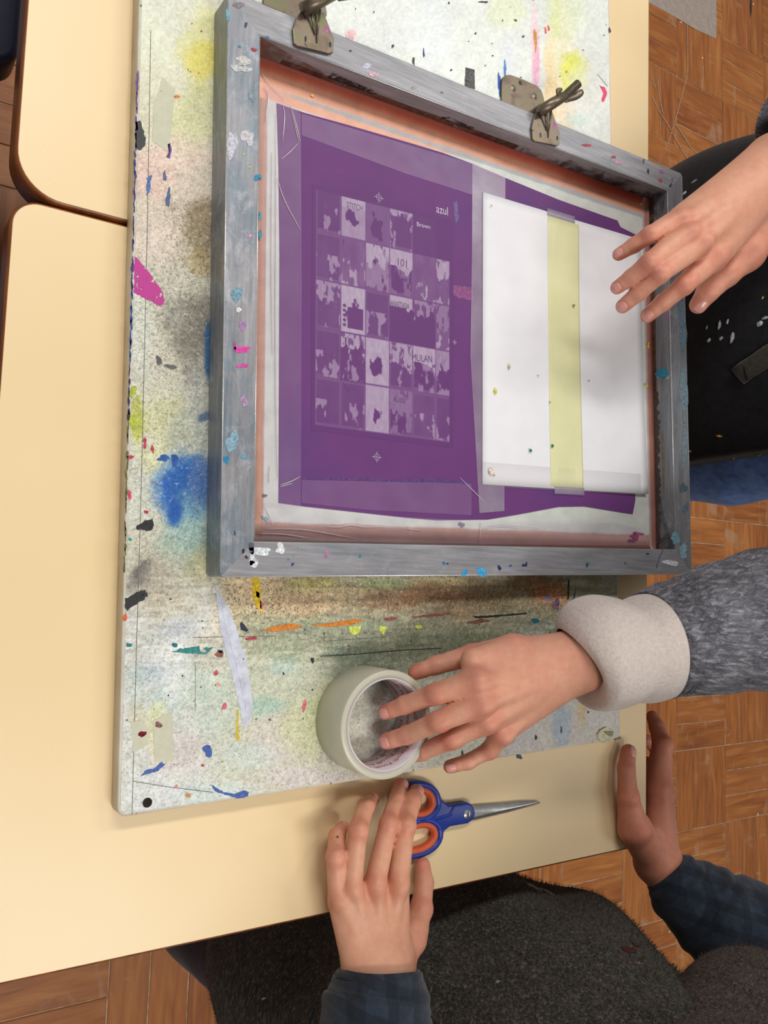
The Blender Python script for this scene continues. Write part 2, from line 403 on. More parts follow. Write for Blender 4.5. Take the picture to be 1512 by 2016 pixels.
# ------------------------------------------------------------------ paint-stained printing board
BX0, BX1, BY0, BT, BR = -0.61023, -0.06482, 0.12682, 0.01683, 0.03152
BLEN = 0.95
def bd(x, y):
    ca, sa = math.cos(BR), math.sin(BR); return (BX1 + ca * x - sa * y, BY0 + sa * x + ca * y)
BWID = BX1 - BX0
board = thing('printing_board', 'thick pale board covered in ink stains lying on the desks under the metal screen', 'board', tuple(bd(-BWID / 2, BLEN / 2)) + (0,))
t = NT('board_edge_paint'); t.color(t.mix(t.step(t.noise(140, 4, stretch=(1, .3, 1)), .66, .72), t.ramp(t.noise(30, 4), [(.3, (196, 186, 168)), (.7, (222, 216, 204))]), (92, 84, 88))); t.set(.6); M_bedge = t.m
pl = [bd(x, y) for x, y in rounded_rect(-BWID, 0, 0, BLEN, [.002, .002, .007, .003], 4)]
prism('panel', pl, 0.0, BT - .0003, M_bedge, board, .0012, 2, True)
t = NT('stained_hardboard'); a = t.attr(); col = a.outputs['Color']; gr = a.outputs['Alpha']
fine = t.noise(520, 5, .7, .4); speck = t.step(t.noise(620, 3, .65), .55, .60)
col = t.mix(t.math('MULTIPLY', speck, gr), col, (70, 66, 52))
col = t.mix(t.math('MULTIPLY', t.step(t.noise(300, 4, .7, .5), .60, .66), t.math('MULTIPLY', gr, .7)), col, (236, 232, 214))
col = t.mix(.38, col, t.ramp(fine, [(.3, (120, 118, 108)), (.7, (255, 255, 250))]), 'OVERLAY')
col = t.mix(t.step(t.noise(120, 6, .75, 1.2), .70, .735), col, (70, 72, 72))
t.color(col); t.set(.46, 0, .4); t.bump(t.noise(650, 4, .6), .35, .0006); M_board = t.m
ins = .0022
nx, ny = 420, 620
def fx(s, t_):
    x = -BWID + ins + s * (BWID - 2 * ins); y = ins + t_ * (BLEN - 2 * ins)
    # cut corner bottom left and chipped bottom edge
    y = np.maximum(y, ins + np.clip(.006 - (x + BWID), 0, 1) * .9) + 0
    ca, sa = math.cos(BR), math.sin(BR)
    return np.stack([BX1 + ca * x - sa * y, BY0 + sa * x + ca * y, np.full(x.shape, BT)], 1)
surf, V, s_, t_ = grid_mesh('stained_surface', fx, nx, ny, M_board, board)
uv = proj(V); U, W = uv[:, 0], uv[:, 1]
C0 = np.tile(np.array([206., 206., 196.]), (len(U), 1)); G = np.full(len(U), .25)
n1 = fbm(U / 60, W / 60, 3, 6); n2 = fbm(U / 22, W / 22, 9, 5) * .7 + .3 * fbm(U / 5, W / 5, 91, 2); n3 = fbm(U / 140, W / 140, 21)
def lay(mask, c, g=None):
    global C0, G
    m = np.clip(mask, 0, 1)[:, None]; C0 = C0 * (1 - m) + np.array(c, float) * m
    if g is not None: G = G * (1 - m[:, 0]) + g * m[:, 0]
def blob(u, v, su, sv, c, st=1., g=None, rag=.5, ang=0):
    a = math.radians(ang); du = (U - u) * math.cos(a) + (W - v) * math.sin(a); dv = -(U - u) * math.sin(a) + (W - v) * math.cos(a)
    q = np.sqrt((du / su) ** 2 + (dv / sv) ** 2) + rag * (n2 - .5) * 1.6 + rag * .6 * (n1 - .5)
    lay(st * (1 - sstep(.55, 1.25, q)), c, g)
def rect(u0, v0, u1, v1, c, st=1., g=None, soft=25, rag=14):
    q = np.maximum(np.maximum(u0 - U, U - u1), np.maximum(v0 - W, W - v1)) + rag * (n1 - .5) * 2
    lay(st * (1 - sstep(-soft, soft, q)), c, g)
# broad fields
rect(560, -200, 1300, 330, (224, 229, 224), 1, .05, 60)
rect(200, -200, 430, 330, (214, 214, 188), .9, .15, 40)
rect(200, -200, 400, 110, (216, 220, 206), .7, .1, 50)
rect(250, 200, 430, 520, (208, 202, 178), .8, .3, 50)
rect(255, 300, 420, 520, (210, 192, 178), .7, .35, 40)
rect(330, 400, 420, 560, (170, 160, 142), .7, .8, 40)
rect(250, 520, 430, 760, (190, 186, 170), .9, .6, 50)
rect(250, 740, 430, 920, (196, 196, 176), .9, .45, 40)
rect(250, 900, 430, 1060, (194, 198, 184), .9, .45, 40)
rect(250, 1040, 500, 1200, (186, 182, 164), .9, .4, 50)
rect(220, 1180, 480, 1640, (206, 208, 202), .95, .35, 60)
rect(430, 1130, 640, 1240, (206, 184, 146), .85, .9, 30)
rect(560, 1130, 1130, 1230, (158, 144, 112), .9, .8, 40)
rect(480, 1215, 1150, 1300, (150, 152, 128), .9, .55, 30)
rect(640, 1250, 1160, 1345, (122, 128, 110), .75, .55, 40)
rect(430, 1290, 700, 1560, (196, 198, 176), .9, .35, 60)
rect(480, 1450, 720, 1600, (200, 196, 182), .8, .35, 40)
rect(980, 1330, 1240, 1480, (206, 200, 194), .95, .12, 50)
rect(1130, 1130, 1240, 1200, (178, 178, 152), .9, .3, 25)
rect(840, 1330, 1010, 1540, (186, 188, 174), .8, .3, 40)
# tints
for (u, v, su, sv, c, st) in [(400, 118, 34, 40, (240, 214, 70), .85), (405, 95, 60, 90, (226, 222, 140), .6), (375, 235, 60, 60, (206, 208, 150), .55), (300, 340, 50, 60, (222, 186, 176), .7),
        (300, 80, 40, 60, (222, 226, 200), .6), (350, 300, 60, 40, (226, 200, 186), .5), (300, 470, 60, 50, (214, 196, 186), .5), (375, 640, 60, 60, (128, 122, 112), .75), (390, 690, 40, 80, (120, 116, 110), .5),
        (345, 620, 24, 30, (150, 150, 140), .6), (400, 450, 40, 60, (128, 112, 84), .7), (395, 520, 30, 30, (160, 140, 90), .5), (275, 650, 30, 110, (206, 212, 202), .6),
        (330, 830, 60, 50, (190, 190, 140), .6), (395, 790, 30, 60, (172, 174, 172), .6), (300, 900, 30, 30, (206, 206, 150), .5), (380, 850, 50, 50, (170, 178, 176), .5), (270, 830, 14, 60, (170, 176, 60), .7),
        (370, 1065, 60, 60, (150, 176, 164), .6), (300, 1150, 50, 50, (160, 150, 136), .6), (400, 1110, 40, 40, (176, 172, 132), .6), (330, 1200, 60, 40, (188, 180, 160), .6),
        (350, 1240, 40, 30, (178, 186, 200), .6), (345, 1300, 60, 60, (216, 218, 216), .7), (395, 1340, 60, 60, (190, 206, 190), .6), (420, 1280, 50, 40, (186, 176, 160), .5), (300, 1330, 40, 30, (176, 192, 206), .6),
        (270, 1350, 30, 40, (190, 206, 200), .5), (320, 1390, 30, 40, (176, 204, 200), .6), (310, 1440, 24, 60, (220, 218, 164), .7), (270, 1410, 20, 26, (200, 196, 172), .8), (350, 1480, 60, 50, (214, 196, 196), .5),
        (420, 1400, 50, 60, (190, 206, 192), .5), (520, 1390, 50, 24, (156, 190, 176), .75), (560, 1450, 70, 60, (216, 204, 200), .5), (560, 1330, 60, 50, (182, 190, 168), .5), (600, 1440, 50, 60, (206, 210, 160), .6), (640, 1400, 40, 60, (206, 210, 160), .6),
        (560, 1310, 30, 24, (168, 196, 196), .5), (490, 1490, 60, 30, (190, 208, 206), .5), (420, 1560, 100, 24, (198, 214, 212), .6), (300, 1560, 60, 40, (214, 218, 218), .7), (600, 1530, 80, 20, (214, 200, 206), .5),
        (510, 1160, 60, 40, (220, 190, 150), .7), (620, 1150, 60, 22, (188, 176, 110), .7), (660, 1170, 90, 14, (226, 200, 158), .6), (600, 1190, 80, 20, (214, 176, 140), .6), (760, 1150, 60, 14, (148, 160, 116), .8), (850, 1145, 70, 8, (208, 196, 146), .8), (860, 1170, 90, 22, (168, 116, 84), .65), (770, 1180, 60, 24, (150, 110, 80), .6),
        (960, 1165, 60, 34, (132, 116, 84), .7), (1050, 1150, 50, 24, (136, 104, 62), .75), (1080, 1165, 36, 18, (190, 116, 66), .75), (1090, 1180, 30, 14, (206, 150, 120), .6), (900, 1200, 70, 16, (142, 120, 96), .6), (640, 1230, 150, 10, (150, 170, 140), .5),
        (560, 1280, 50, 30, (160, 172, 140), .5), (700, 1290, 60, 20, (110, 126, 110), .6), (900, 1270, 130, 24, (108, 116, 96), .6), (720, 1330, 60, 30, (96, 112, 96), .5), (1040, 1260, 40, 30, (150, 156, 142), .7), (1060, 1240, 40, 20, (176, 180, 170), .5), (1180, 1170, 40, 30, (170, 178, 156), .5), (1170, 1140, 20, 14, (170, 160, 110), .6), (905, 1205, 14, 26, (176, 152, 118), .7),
        (1105, 1420, 20, 50, (168, 186, 206), .8), (1080, 1385, 40, 12, (160, 190, 196), .7), (1145, 1395, 10, 40, (216, 190, 140), .7), (1060, 1400, 26, 40, (210, 206, 200), .6), (1180, 1420, 30, 40, (210, 208, 204), .5), (1020, 1450, 60, 30, (206, 200, 206), .5),
        (345, 1330, 30, 60, (222, 226, 226), .7), (1000, 130, 14, 70, (216, 224, 234), .6),
        (1105, 90, 26, 130, (236, 230, 186), .7), (1130, 140, 26, 40, (222, 226, 70), .75), (1120, 170, 14, 16, (230, 222, 60), .7), (1055, 110, 8, 70, (236, 150, 190), .75), (1052, 60, 8, 70, (240, 196, 210), .55), (1085, 190, 14, 60, (240, 206, 150), .75), (1080, 110, 12, 40, (240, 214, 160), .6), (1115, 225, 18, 40, (240, 214, 180), .7), (1140, 235, 26, 14, (196, 226, 214), .6), (1000, 20, 40, 40, (226, 234, 190), .6), (1120, 20, 40, 60, (226, 236, 200), .6), (1150, 180, 40, 60, (228, 230, 220), .6), (850, 60, 40, 80, (220, 230, 240), .4), (780, 60, 90, 60, (230, 236, 234), .5), (1095, 40, 12, 40, (214, 226, 150), .5), (690, 70, 10, 12, (240, 170, 180), .7)]:
    blob(u, v, su, sv, c, st, None, .6)
# soft blue patch left of the screen, smoky greys
blob(362, 962, 58, 70, (28, 92, 178), .95, .5, .35)
blob(398, 950, 30, 56, (84, 116, 170), .8, .4, .3)
blob(372, 1030, 40, 60, (150, 186, 186), .6, .5, .5)
blob(345, 1010, 16, 26, (24, 84, 172), .9, .3, .4)
blob(410, 690, 8, 60, (40, 90, 140), .9, .6, .5)
blob(404, 820, 18, 9, (84, 104, 140), .9, .2, .4, -30)
blob(355, 1385, 10, 60, (190, 204, 192), .5)
blob(275, 1132, 18, 40, (120, 114, 110), .75, .4, .6, 30)
# rectangular darker band where the ink is wiped
rect(740, 1158, 1240, 1162, (130, 118, 90), .5, None, 4, 3)
nf = fbm(U / 4.5, W / 4.5, 77, 2); ns = fbm(U / 50, W / 5, 78, 3)
C0 = C0 * (0.93 + .14 * n3[:, None]) * (.95 + .1 * n2[:, None]) * (1 + (nf[:, None] - .5) * (.10 + .45 * G[:, None])) * (1 + (ns[:, None] - .5) * .35 * sstep(1120, 1140, W)[:, None] * (1 - sstep(1300, 1340, W)[:, None]))
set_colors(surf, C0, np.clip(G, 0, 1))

def stain(pts, c, z, parent, rag=.0, seed=0, thick=.00025, mat=None, name='ink_stain'):
    """pts: outline in photo pixels on level z -> a thin film of dried ink"""
    rg = random.Random(seed * 7 + len(pts) + int(pts[0][0]))
    P = []
    m = len(pts)
    for i in range(m):
        a = pts[i]; b = pts[(i + 1) % m]; L = math.hypot(b[0] - a[0], b[1] - a[1]); k = max(1, int(L / 4)) if rag else 1
        for q in range(k):
            f = q / k; j = rag if q else rag * .4
            P.append((a[0] + (b[0] - a[0]) * f + rg.uniform(-j, j), a[1] + (b[1] - a[1]) * f + rg.uniform(-j, j)))
    return prism(name, [un(u, v, z)[:2] for u, v in P], z - .00005, z + thick, mat or paint(c), parent)
def spot(u, v, ru, rv, c, z, parent, ang=0, seed=0, n=14, rag=.28, thick=.00025, mat=None, name='ink_stain'):
    rg = random.Random(seed + int(u * 13 + v * 7)); a = math.radians(ang); pts = []
    n = n if max(ru, rv) < 3 else n + 8; ph = [(rg.uniform(0, 6.28), rg.uniform(.4, 1)) for _ in range(5)]
    for k in range(n):
        th = 2 * math.pi * k / n; q = 1 + rag * sum(am * math.sin((h + 2) * th + f) / (h + 1.3) for h, (f, am) in enumerate(ph)); q = max(q, .35); x = ru * q * math.cos(th); y = rv * q * math.sin(th)
        pts.append((u + x * math.cos(a) - y * math.sin(a), v + x * math.sin(a) + y * math.cos(a)))
    return prism(name, [un(x, y, z)[:2] for x, y in pts], z - .00005, z + thick, mat or paint(c), parent)
ZB = BT + .0001
t = NT('patchy_magenta'); t.color((186, 48, 140)); t.set(.5); t.l(t.ramp(t.noise(260, 3, .6), [(.58, (1, 1, 1, 1)), (.62, (0, 0, 0, 1))]), t.b.inputs['Alpha']); M_patchmag = t.m
t = NT('patchy_white_film'); t.color((214, 218, 232)); t.set(.55); t.l(t.ramp(t.noise(110, 5, .6), [(.30, (.55, .55, .55, 1)), (.6, (.95, .95, .95, 1))]), t.b.inputs['Alpha']); M_wfilm = t.m
t = NT('yellowed_masking_tape_scrap'); t.color(t.ramp(t.noise(200, 3), [(.3, (212, 212, 186)), (.7, (222, 222, 200))])); t.set(.6); t.b.inputs['Alpha'].default_value = .75; M_scrap = t.m
BLK, NVY, BLU, TEA, ORG, PNK, RED, YEL, WHT, PUR = (36, 36, 40), (34, 38, 62), (48, 84, 160), (14, 108, 124), (206, 122, 34), (222, 90, 138), (176, 42, 66), (228, 190, 24), (226, 230, 236), (84, 44, 120)
stain([(264, 502), (276, 516), (300, 545), (318, 572), (325, 592), (318, 604), (300, 594), (282, 586), (264, 576)], None, ZB, board, 1.5, mat=M_patchmag)
stain([(266, 240), (276, 238), (280, 252), (287, 272), (286, 288), (274, 296), (266, 290)], BLK, ZB, board, 2)
stain([(424, 1150), (432, 1165), (452, 1200), (466, 1240), (482, 1290), (492, 1340), (498, 1390), (490, 1425), (480, 1436), (474, 1400), (462, 1350), (446, 1290), (432, 1230)], None, ZB, board, 1.2, mat=M_wfilm, name='white_ink_film')
stain([(436, 1185), (452, 1225), (468, 1275), (480, 1325), (488, 1380), (484, 1400), (474, 1350), (460, 1290), (444, 1235)], None, ZB + .0003, board, 1.2, mat=M_wfilm, name='white_ink_film')
stain([(496, 1138), (510, 1138), (513, 1160), (514, 1185), (516, 1205), (506, 1196), (498, 1178)], YEL, ZB, board, 1)
stain([(504, 1163), (511, 1168), (510, 1178), (504, 1174)], PNK, ZB, board, .6); stain([(511, 1180), (516, 1186), (518, 1200), (512, 1198)], PNK, ZB, board, .6)
stain([(472, 1228), (476, 1224), (489, 1240), (486, 1244), (474, 1240)], NVY, ZB, board, .4)
stain([(512, 1240), (540, 1233), (570, 1228), (598, 1231), (580, 1238), (540, 1243)], ORG, ZB, board, 1.4); stain([(612, 1229), (650, 1227), (690, 1220), (720, 1221), (690, 1230), (640, 1235)], ORG, ZB, board, 1.4)
stain([(687, 1233), (711, 1233), (708, 1244), (698, 1251), (689, 1245)], (206, 218, 96), ZB, board, .5); stain([(746, 1232), (761, 1233), (758, 1244), (754, 1250), (748, 1242)], (206, 218, 96), ZB, board, .5); spot(824, 1234, 7, 3.5, (206, 218, 96), ZB, board)
stain([(932, 1213), (960, 1212), (1000, 1209), (1037, 1206), (1037, 1209), (1000, 1212), (960, 1216), (936, 1217)], (34, 44, 46), ZB, board, .8)
stain([(756, 1218), (775, 1214), (784, 1217), (770, 1222), (757, 1221)], (150, 78, 88), ZB, board, 1); stain([(810, 1214), (860, 1208), (886, 1207), (870, 1211), (812, 1216)], (146, 84, 84), ZB, board, 1.2); stain([(915, 1226), (950, 1218), (966, 1222), (940, 1228)], (126, 78, 66), ZB, board, 1.2)
spot(1054, 1222, 8, 4.5, TEA, ZB, board); spot(1152, 1177, 4.5, 4, TEA, ZB, board); stain([(1128, 1180), (1133, 1158), (1132, 1176), (1127, 1184)], TEA, ZB, board); stain([(1118, 1140), (1121, 1142), (1120, 1178), (1117, 1182)], (30, 60, 52), ZB, board)
spot(409, 1478, 9.5, 11, BLU, ZB, board); stain([(277, 1528), (288, 1516), (300, 1514), (318, 1500), (325, 1505), (312, 1518), (296, 1523), (282, 1526)], BLU, ZB, board, 1.5)
stain([(414, 1545), (424, 1550), (440, 1560), (462, 1563), (480, 1556), (490, 1560), (488, 1568), (470, 1572), (448, 1566), (424, 1558)], BLU, ZB, board, 1.2)
spot(370, 1566, 6, 4, (224, 150, 84), ZB, board); spot(347, 1548, 3, 3, (214, 130, 110), ZB, board)
stain([(268, 1040), (278, 1030), (300, 1020), (303, 1034), (296, 1044), (276, 1042)], BLK, ZB, board, 2.5); stain([(246, 1178), (262, 1172), (285, 1160), (291, 1174), (272, 1186), (252, 1202), (246, 1196)], BLK, ZB, board, 2.5); stain([(262, 1130), (280, 1108), (290, 1102), (284, 1120), (268, 1138)], (120, 114, 108), ZB, board, 2)
spot(288, 1008, 5, 3, RED, ZB, board); spot(255, 974, 4, 9, (206, 76, 98), ZB, board); spot(246, 1216, 4, 7, (214, 92, 38), ZB, board); spot(256, 1062, 4, 2.5, (40, 150, 140), ZB, board)
stain([(338, 1283), (352, 1278), (392, 1272), (396, 1284), (408, 1284), (400, 1276), (420, 1274), (404, 1288), (352, 1285)], (40, 130, 130), ZB, board, 1.4); spot(344, 1270, 6, 4, TEA, ZB, board); spot(432, 1288, 10, 5, (138, 80, 64), ZB, board); spot(434, 1282, 6, 3, TEA, ZB, board); stain([(482, 1256), (505, 1253), (506, 1258), (484, 1260)], RED, ZB, board, .7)
spot(425, 1325, 5, 5, (196, 80, 84), ZB, board); spot(429, 1348, 5, 3, (214, 150, 130), ZB, board); spot(442, 1390, 4, 7, (206, 90, 120), ZB, board, 15); spot(599, 1389, 4, 11, (218, 110, 130), ZB, board, 8); spot(531, 1417, 2.5, 2, (130, 40, 80), ZB, board)
spot(615, 1300, 3, 6, BLK, ZB, board, -20); spot(558, 1326, 1.5, 3, BLK, ZB, board); spot(254, 1270, 5, 4, TEA, ZB, board); spot(399, 1507, 4, 2, RED, ZB, board)
spot(280, 1445, 9, 5, (206, 60, 90), ZB, board, -30); spot(312, 1427, 7, 6, (226, 180, 176), ZB, board); stain([(466, 1398), (469, 1398), (470, 1440), (472, 1455), (464, 1458), (465, 1430)], (206, 182, 36), ZB, board, 1)
stain([(258, 1420), (278, 1418), (298, 1440), (288, 1468), (262, 1482)], None, ZB, board, 1.5, mat=M_scrap, name='tape_scrap'); stain([(302, 1418), (340, 1400), (342, 1498), (304, 1500)], None, ZB, board, .8, mat=M_scrap, name='tape_scrap')
stain([(320, 152), (345, 175), (340, 230), (333, 300), (300, 278), (302, 215)], None, ZB, board, .8, mat=M_scrap, name='tape_scrap')
stain([(330, 284), (335, 282), (338, 296), (334, 312), (327, 309), (332, 300)], PUR, ZB, board, .6); spot(348, 190, 4, 4, (222, 112, 36), ZB, board, rag=.5)
for (u, v, a, b) in [(292, 370, 3, 16), (294, 352, 5, 6), (331, 390, 5, 16), (324, 347, 3, 10)]: spot(u, v, a, b, (58, 104, 160) if u < 300 else (70, 88, 130), ZB, board, 8, rag=.5)
for (u, v, a, b, c) in [(313, 710, 6, 8, (90, 88, 90)), (336, 722, 10, 5, (96, 94, 92)), (285, 872, 4, 9, (180, 60, 84)), (300, 884, 3, 8, (190, 70, 90)), (322, 902, 12, 6, (40, 90, 160)), (344, 905, 8, 10, (36, 84, 158)), (258, 900, 6, 3, (190, 50, 80)), (262, 830, 6, 18, (176, 186, 60)), (262, 770, 6, 10, (170, 184, 60)), (412, 975, 4, 12, (206, 118, 40)),
                     (983, 165, 3, 22, (34, 84, 170)), (994, 135, 3, 12, (80, 130, 200)), (1054, 78, 2.5, 24, (200, 150, 60)), (1074, 60, 2, 6, (222, 84, 60)), (1080, 56, 2, 5, (222, 84, 60)), (834, 105, 2, 7, (30, 60, 120)), (773, 91, 2, 4, BLK), (814, 120, 2, 9, (50, 56, 50)), (888, 138, 2, 2, BLK), (936, 66, 2, 2, BLK), (1015, 40, 3, 2, (60, 80, 60)), (952, 4, 8, 2, BLK), (1030, 72, 3, 2, (60, 90, 70)), (1200, 60, 3, 4, (70, 50, 60)), (1010, 285, 5, 3, (220, 120, 150)),
                     (650, 70, 2, 3, BLK), (688, 72, 6, 9, (236, 186, 192)), (1105, 1437, 2, 5, (60, 60, 70)), (1035, 1428, 4, 3, BLK), (1055, 1452, 2, 6, BLK), (1022, 1490, 6, 4, (20, 80, 90)), (910, 1483, 2, 6, BLK), (1000, 1462, 2, 3, BLK), (1158, 1402, 2, 2, BLK), (600, 1240, 2, 2, TEA), (1095, 1190, 7, 10, (126, 98, 126)), (1078, 1178, 9, 4, (150, 140, 170))]:
    spot(u, v, a, b, c, ZB, board, rag=.45)
# ink run down along the left rim, drawn as a chain of narrow runs
rgx = random.Random(5)
for k in range(70):
    v = 150 + k * 14 + rgx.uniform(-4, 4)
    if v > 1150: break
    u = 274 - v * (42.5 / 1607) - .5
    c = PUR if v < 240 else ((52, 34, 110) if v < 560 else ((34, 74, 140) if v < 720 else ((44, 40, 60) if v < 830 else (90, 96, 40))))
    if rgx.random() < .9: spot(u + rgx.uniform(0, 2), v, rgx.uniform(1.0, 2.6), rgx.uniform(6, 11), c, ZB, board, -1.5, seed=k, rag=.4)
for k in range(120):
    u = rgx.uniform(260, 1200); v = rgx.choice([rgx.uniform(0, 230), rgx.uniform(1140, 1560)])
    if v > 1140: u = rgx.uniform(250, 860 if v > 1330 else 1120)
    if v < 240 and 500 < u and v > (u - 505) * .405 - 40: continue
    if v < 240 and u < 500 and u > 415: continue
    if v > 1600 - (u - 260) * .145: continue
    spot(u, v, rgx.uniform(.8, 2.0), rgx.uniform(.8, 2.6), rgx.choice([BLK, (60, 60, 60), TEA, (150, 60, 80), (60, 80, 110), (190, 150, 60), WHT]), ZB, board, rgx.uniform(0, 90), seed=k, n=8, rag=.4)
stain([(916, 133), (934, 137), (935, 176), (915, 170)], None, ZB, board, .6, mat=paint((84, 84, 84), .7, .3))
stain([(1180, 168), (1190, 172), (1195, 184), (1190, 198), (1186, 202), (1184, 194), (1188, 184)], (232, 60, 108), ZB, board, .6)
M_pencil = paint((96, 98, 92), .6)
def pline(pts, wpx=.55, mat=None):
    for a, b in zip(pts[:-1], pts[1:]):
        d = np.array(b, float) - np.array(a, float); d /= np.linalg.norm(d); n = np.array([-d[1], d[0]]) * wpx
        q = [np.array(a) + n, np.array(b) + n, np.array(b) - n, np.array(a) - n]
        prism('pencil_line', [un(x, y, ZB)[:2] for x, y in q], ZB - .00005, ZB + .00012, mat or M_pencil, board)
pline([(297, 60), (290, 450), (283, 750), (277, 1000), (268, 1300), (260, 1603)])
pline([(262, 1538), (330, 1549), (420, 1560)]); pline([(630, 1292), (700, 1288), (790, 1280), (870, 1276)], .8, paint((40, 52, 46))); pline([(640, 1262), (760, 1254)], .5); pline([(1176, 146), (1196, 170)], .4)
pline([(380, 1255), (540, 1252)], .6, paint((110, 104, 90))); pline([(385, 1310), (384, 1400)], .5, paint((120, 116, 100)))
# drilled hole near the corner and the torn lump of glue at the chipped corner
hp = un(290, 1580, BT); lathe('drilled_hole', [(.0001, 0), (.0029, 0), (.0029, .0003), (.0036, .0003), (.0036, -.0002), (.0001, -.0002)], (hp[0], hp[1], BT + .0002), paint((44, 30, 22), .9), board, 20)
M_glue = plain('torn_board_core', (206, 200, 168), .7, 0, 200, .12, .4)
stain([(1176, 1455), (1174, 1445), (1180, 1437), (1192, 1431), (1202, 1437), (1208, 1443), (1206, 1452), (1198, 1460), (1186, 1462)], None, ZB, board, .8, thick=.0016, mat=M_glue, name='torn_corner_lump')
stain([(1188, 1440), (1207, 1440), (1205, 1448), (1200, 1450), (1194, 1446)], None, ZB + .0016, board, .4, thick=.0009, mat=plain('dark_torn_core', (150, 142, 112), .8), name='torn_corner_lump')
stain([(1209, 1455), (1221, 1450), (1222, 1454), (1210, 1459)], (128, 96, 74), ZB, board, .5)
# ------------------------------------------------------------------ screen-printing frame
FX0, FY0, FW, FH, FHT, RAIL, FR_ = -0.55062, 0.28933, 0.56915, 0.47112, 0.02973, 0.02792, 0.03661
FZ = BT + .0008; FT = FZ + FHT - .0006; ZS = FZ + .0022
def fr(u, v):
    ca, sa = math.cos(FR_), math.sin(FR_); return (FX0 + ca * u - sa * v, FY0 + sa * u + ca * v)
screen = thing('print_screen', 'aluminium silkscreen frame with a purple coated mesh, hinged on the stained board', 'print screen', fr(FW / 2, FH / 2) + (FZ,))
def rail_mat(name, base, blue, dk=1.0):
    t = NT(name)
    br = t.noise(90, 4, stretch=(1, 14, 8) if base == 'v' else (14, 1, 8))
    g = t.ramp(t.noise(140, 5, stretch=(.12, 1, 1) if base == 'h' else (1, .12, 1)), [(.25, tuple(int(x * dk) for x in (146, 146, 150))), (.75, tuple(int(x * dk) for x in (180, 178, 182)))])
    st = (1, .45, 1) if base == 'v' else (.45, 1, 1)
    g = t.mix(t.math('MULTIPLY', t.step(t.noise(30, 8, .72, .4, st), .44, .62), blue * .9), g, (124, 140, 152))
    g = t.mix(t.math('MULTIPLY', t.step(t.noise(46, 8, .75, .5, st), .54, .64), .12 + .6 * blue), g, (122, 150, 162))
    g = t.mix(t.math('MULTIPLY', t.step(t.noise(33, 8, .75, .6), .58 - .05 * blue, .66), .25 + .4 * blue), g, (200, 202, 208))
    g = t.mix(t.math('MULTIPLY', t.step(t.noise(42, 8, .7, .6), .62, .72), .5), g, (172, 152, 172))
    g = t.mix(.5, g, t.ramp(t.noise(300, 4, .7, 0, (.06, 1, 1) if base == 'h' else (1, .06, 1)), [(.3, (90, 90, 94)), (.7, (180, 180, 182))]), 'OVERLAY')
    g = t.mix(t.step(t.noise(230, 4, .6), .72, .75), g, (74, 78, 92))
    t.color(g); t.set(.42, .25, .5); t.bump(t.noise(420, 4, stretch=(.3, 1, 1)), .12, .0006); return t.m
M_r1, M_r2 = rail_mat('stained_aluminium_blue', 'v', 1.0), rail_mat('stained_aluminium', 'h', .15)
M_r3 = rail_mat('stained_aluminium_grey', 'v', .55, .9)
k, rr = RAIL, .0035; q = rr * .29; ch = .0016
def rail(poly, m, sk):
    return prism('frame_rail', [fr(u, v) for u, v in poly], FZ, FT, m, screen, .0009, 2, False, sk)
rail([(0, rr), (q, q), (k, k), (k, FH - k), (q, FH - q), (0, FH - rr)], M_r1, ((1, 2), (3, 4)))
rail([(FW, FH - rr), (FW - q, FH - q), (FW - k, FH - k), (FW - k, k), (FW - q, q), (FW, rr)], M_r3, ((1, 2), (3, 4)))
rail([(q, q), (rr, 0), (FW - rr, 0), (FW - q, q), (FW - k, k), (k, k)], M_r2, ((3, 4), (5, 0)))
rail([(k, FH - k), (FW - k, FH - k), (FW - q, FH - q), (FW - rr, FH), (rr, FH), (q, FH - q)], M_r2, ((1, 2), (5, 0)))
# bright worn bead around the top edges of the frame
M_worn = plain('worn_bright_edge', (212, 212, 214), .3, .6)
def bead(pts, r=.0005):
    P = [fr(u, v) + (FT - .0005,) for u, v in pts]; tube('worn_edge', P, r, M_worn, screen, 6)
bead([(.0004, rr), (.0004, FH - rr)]); bead([(rr, .0004), (FW - rr, .0004)]); bead([(FW - .0004, rr), (FW - .0004, FH - rr)]); bead([(k, k + .003), (k, FH - k)]); bead([(FW - k, k), (FW - k, FH - k - .004)]); bead([(k, FH - k), (FW - k, FH - k)], .0004)
# ink residue on the inner walls
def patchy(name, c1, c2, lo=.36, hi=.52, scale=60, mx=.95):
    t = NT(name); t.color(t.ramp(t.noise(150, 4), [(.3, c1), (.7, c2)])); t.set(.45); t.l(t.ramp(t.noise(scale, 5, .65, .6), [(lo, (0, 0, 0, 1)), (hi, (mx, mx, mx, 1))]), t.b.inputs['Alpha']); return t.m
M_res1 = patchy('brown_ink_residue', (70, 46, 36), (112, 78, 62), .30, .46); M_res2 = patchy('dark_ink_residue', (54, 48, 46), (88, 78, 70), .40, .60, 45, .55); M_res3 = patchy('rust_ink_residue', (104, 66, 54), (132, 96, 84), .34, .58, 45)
def wall(p0, p1, h0, h1, mat, off, zlo=.001):
    """thin film standing on the inner wall between frame-local points"""
    A = np.array(fr(*p0)); B = np.array(fr(*p1)); o = np.array(off); ca, sa = math.cos(FR_), math.sin(FR_); o = np.array([ca * o[0] - sa * o[1], sa * o[0] + ca * o[1]]) * .0002
    n = 12; vs = []; fs = []
    for i in range(n + 1):
        p = A + (B - A) * i / n + o; vs += [(p[0], p[1], FZ + zlo), (p[0], p[1], FZ + h0 + (h1 - h0) * i / n)]
    for i in range(n): fs.append((2 * i, 2 * i + 2, 2 * i + 3, 2 * i + 1))
    mesh('ink_residue', vs, fs, mat, screen)
i0 = k; iw = FW - k; ih = FH - k
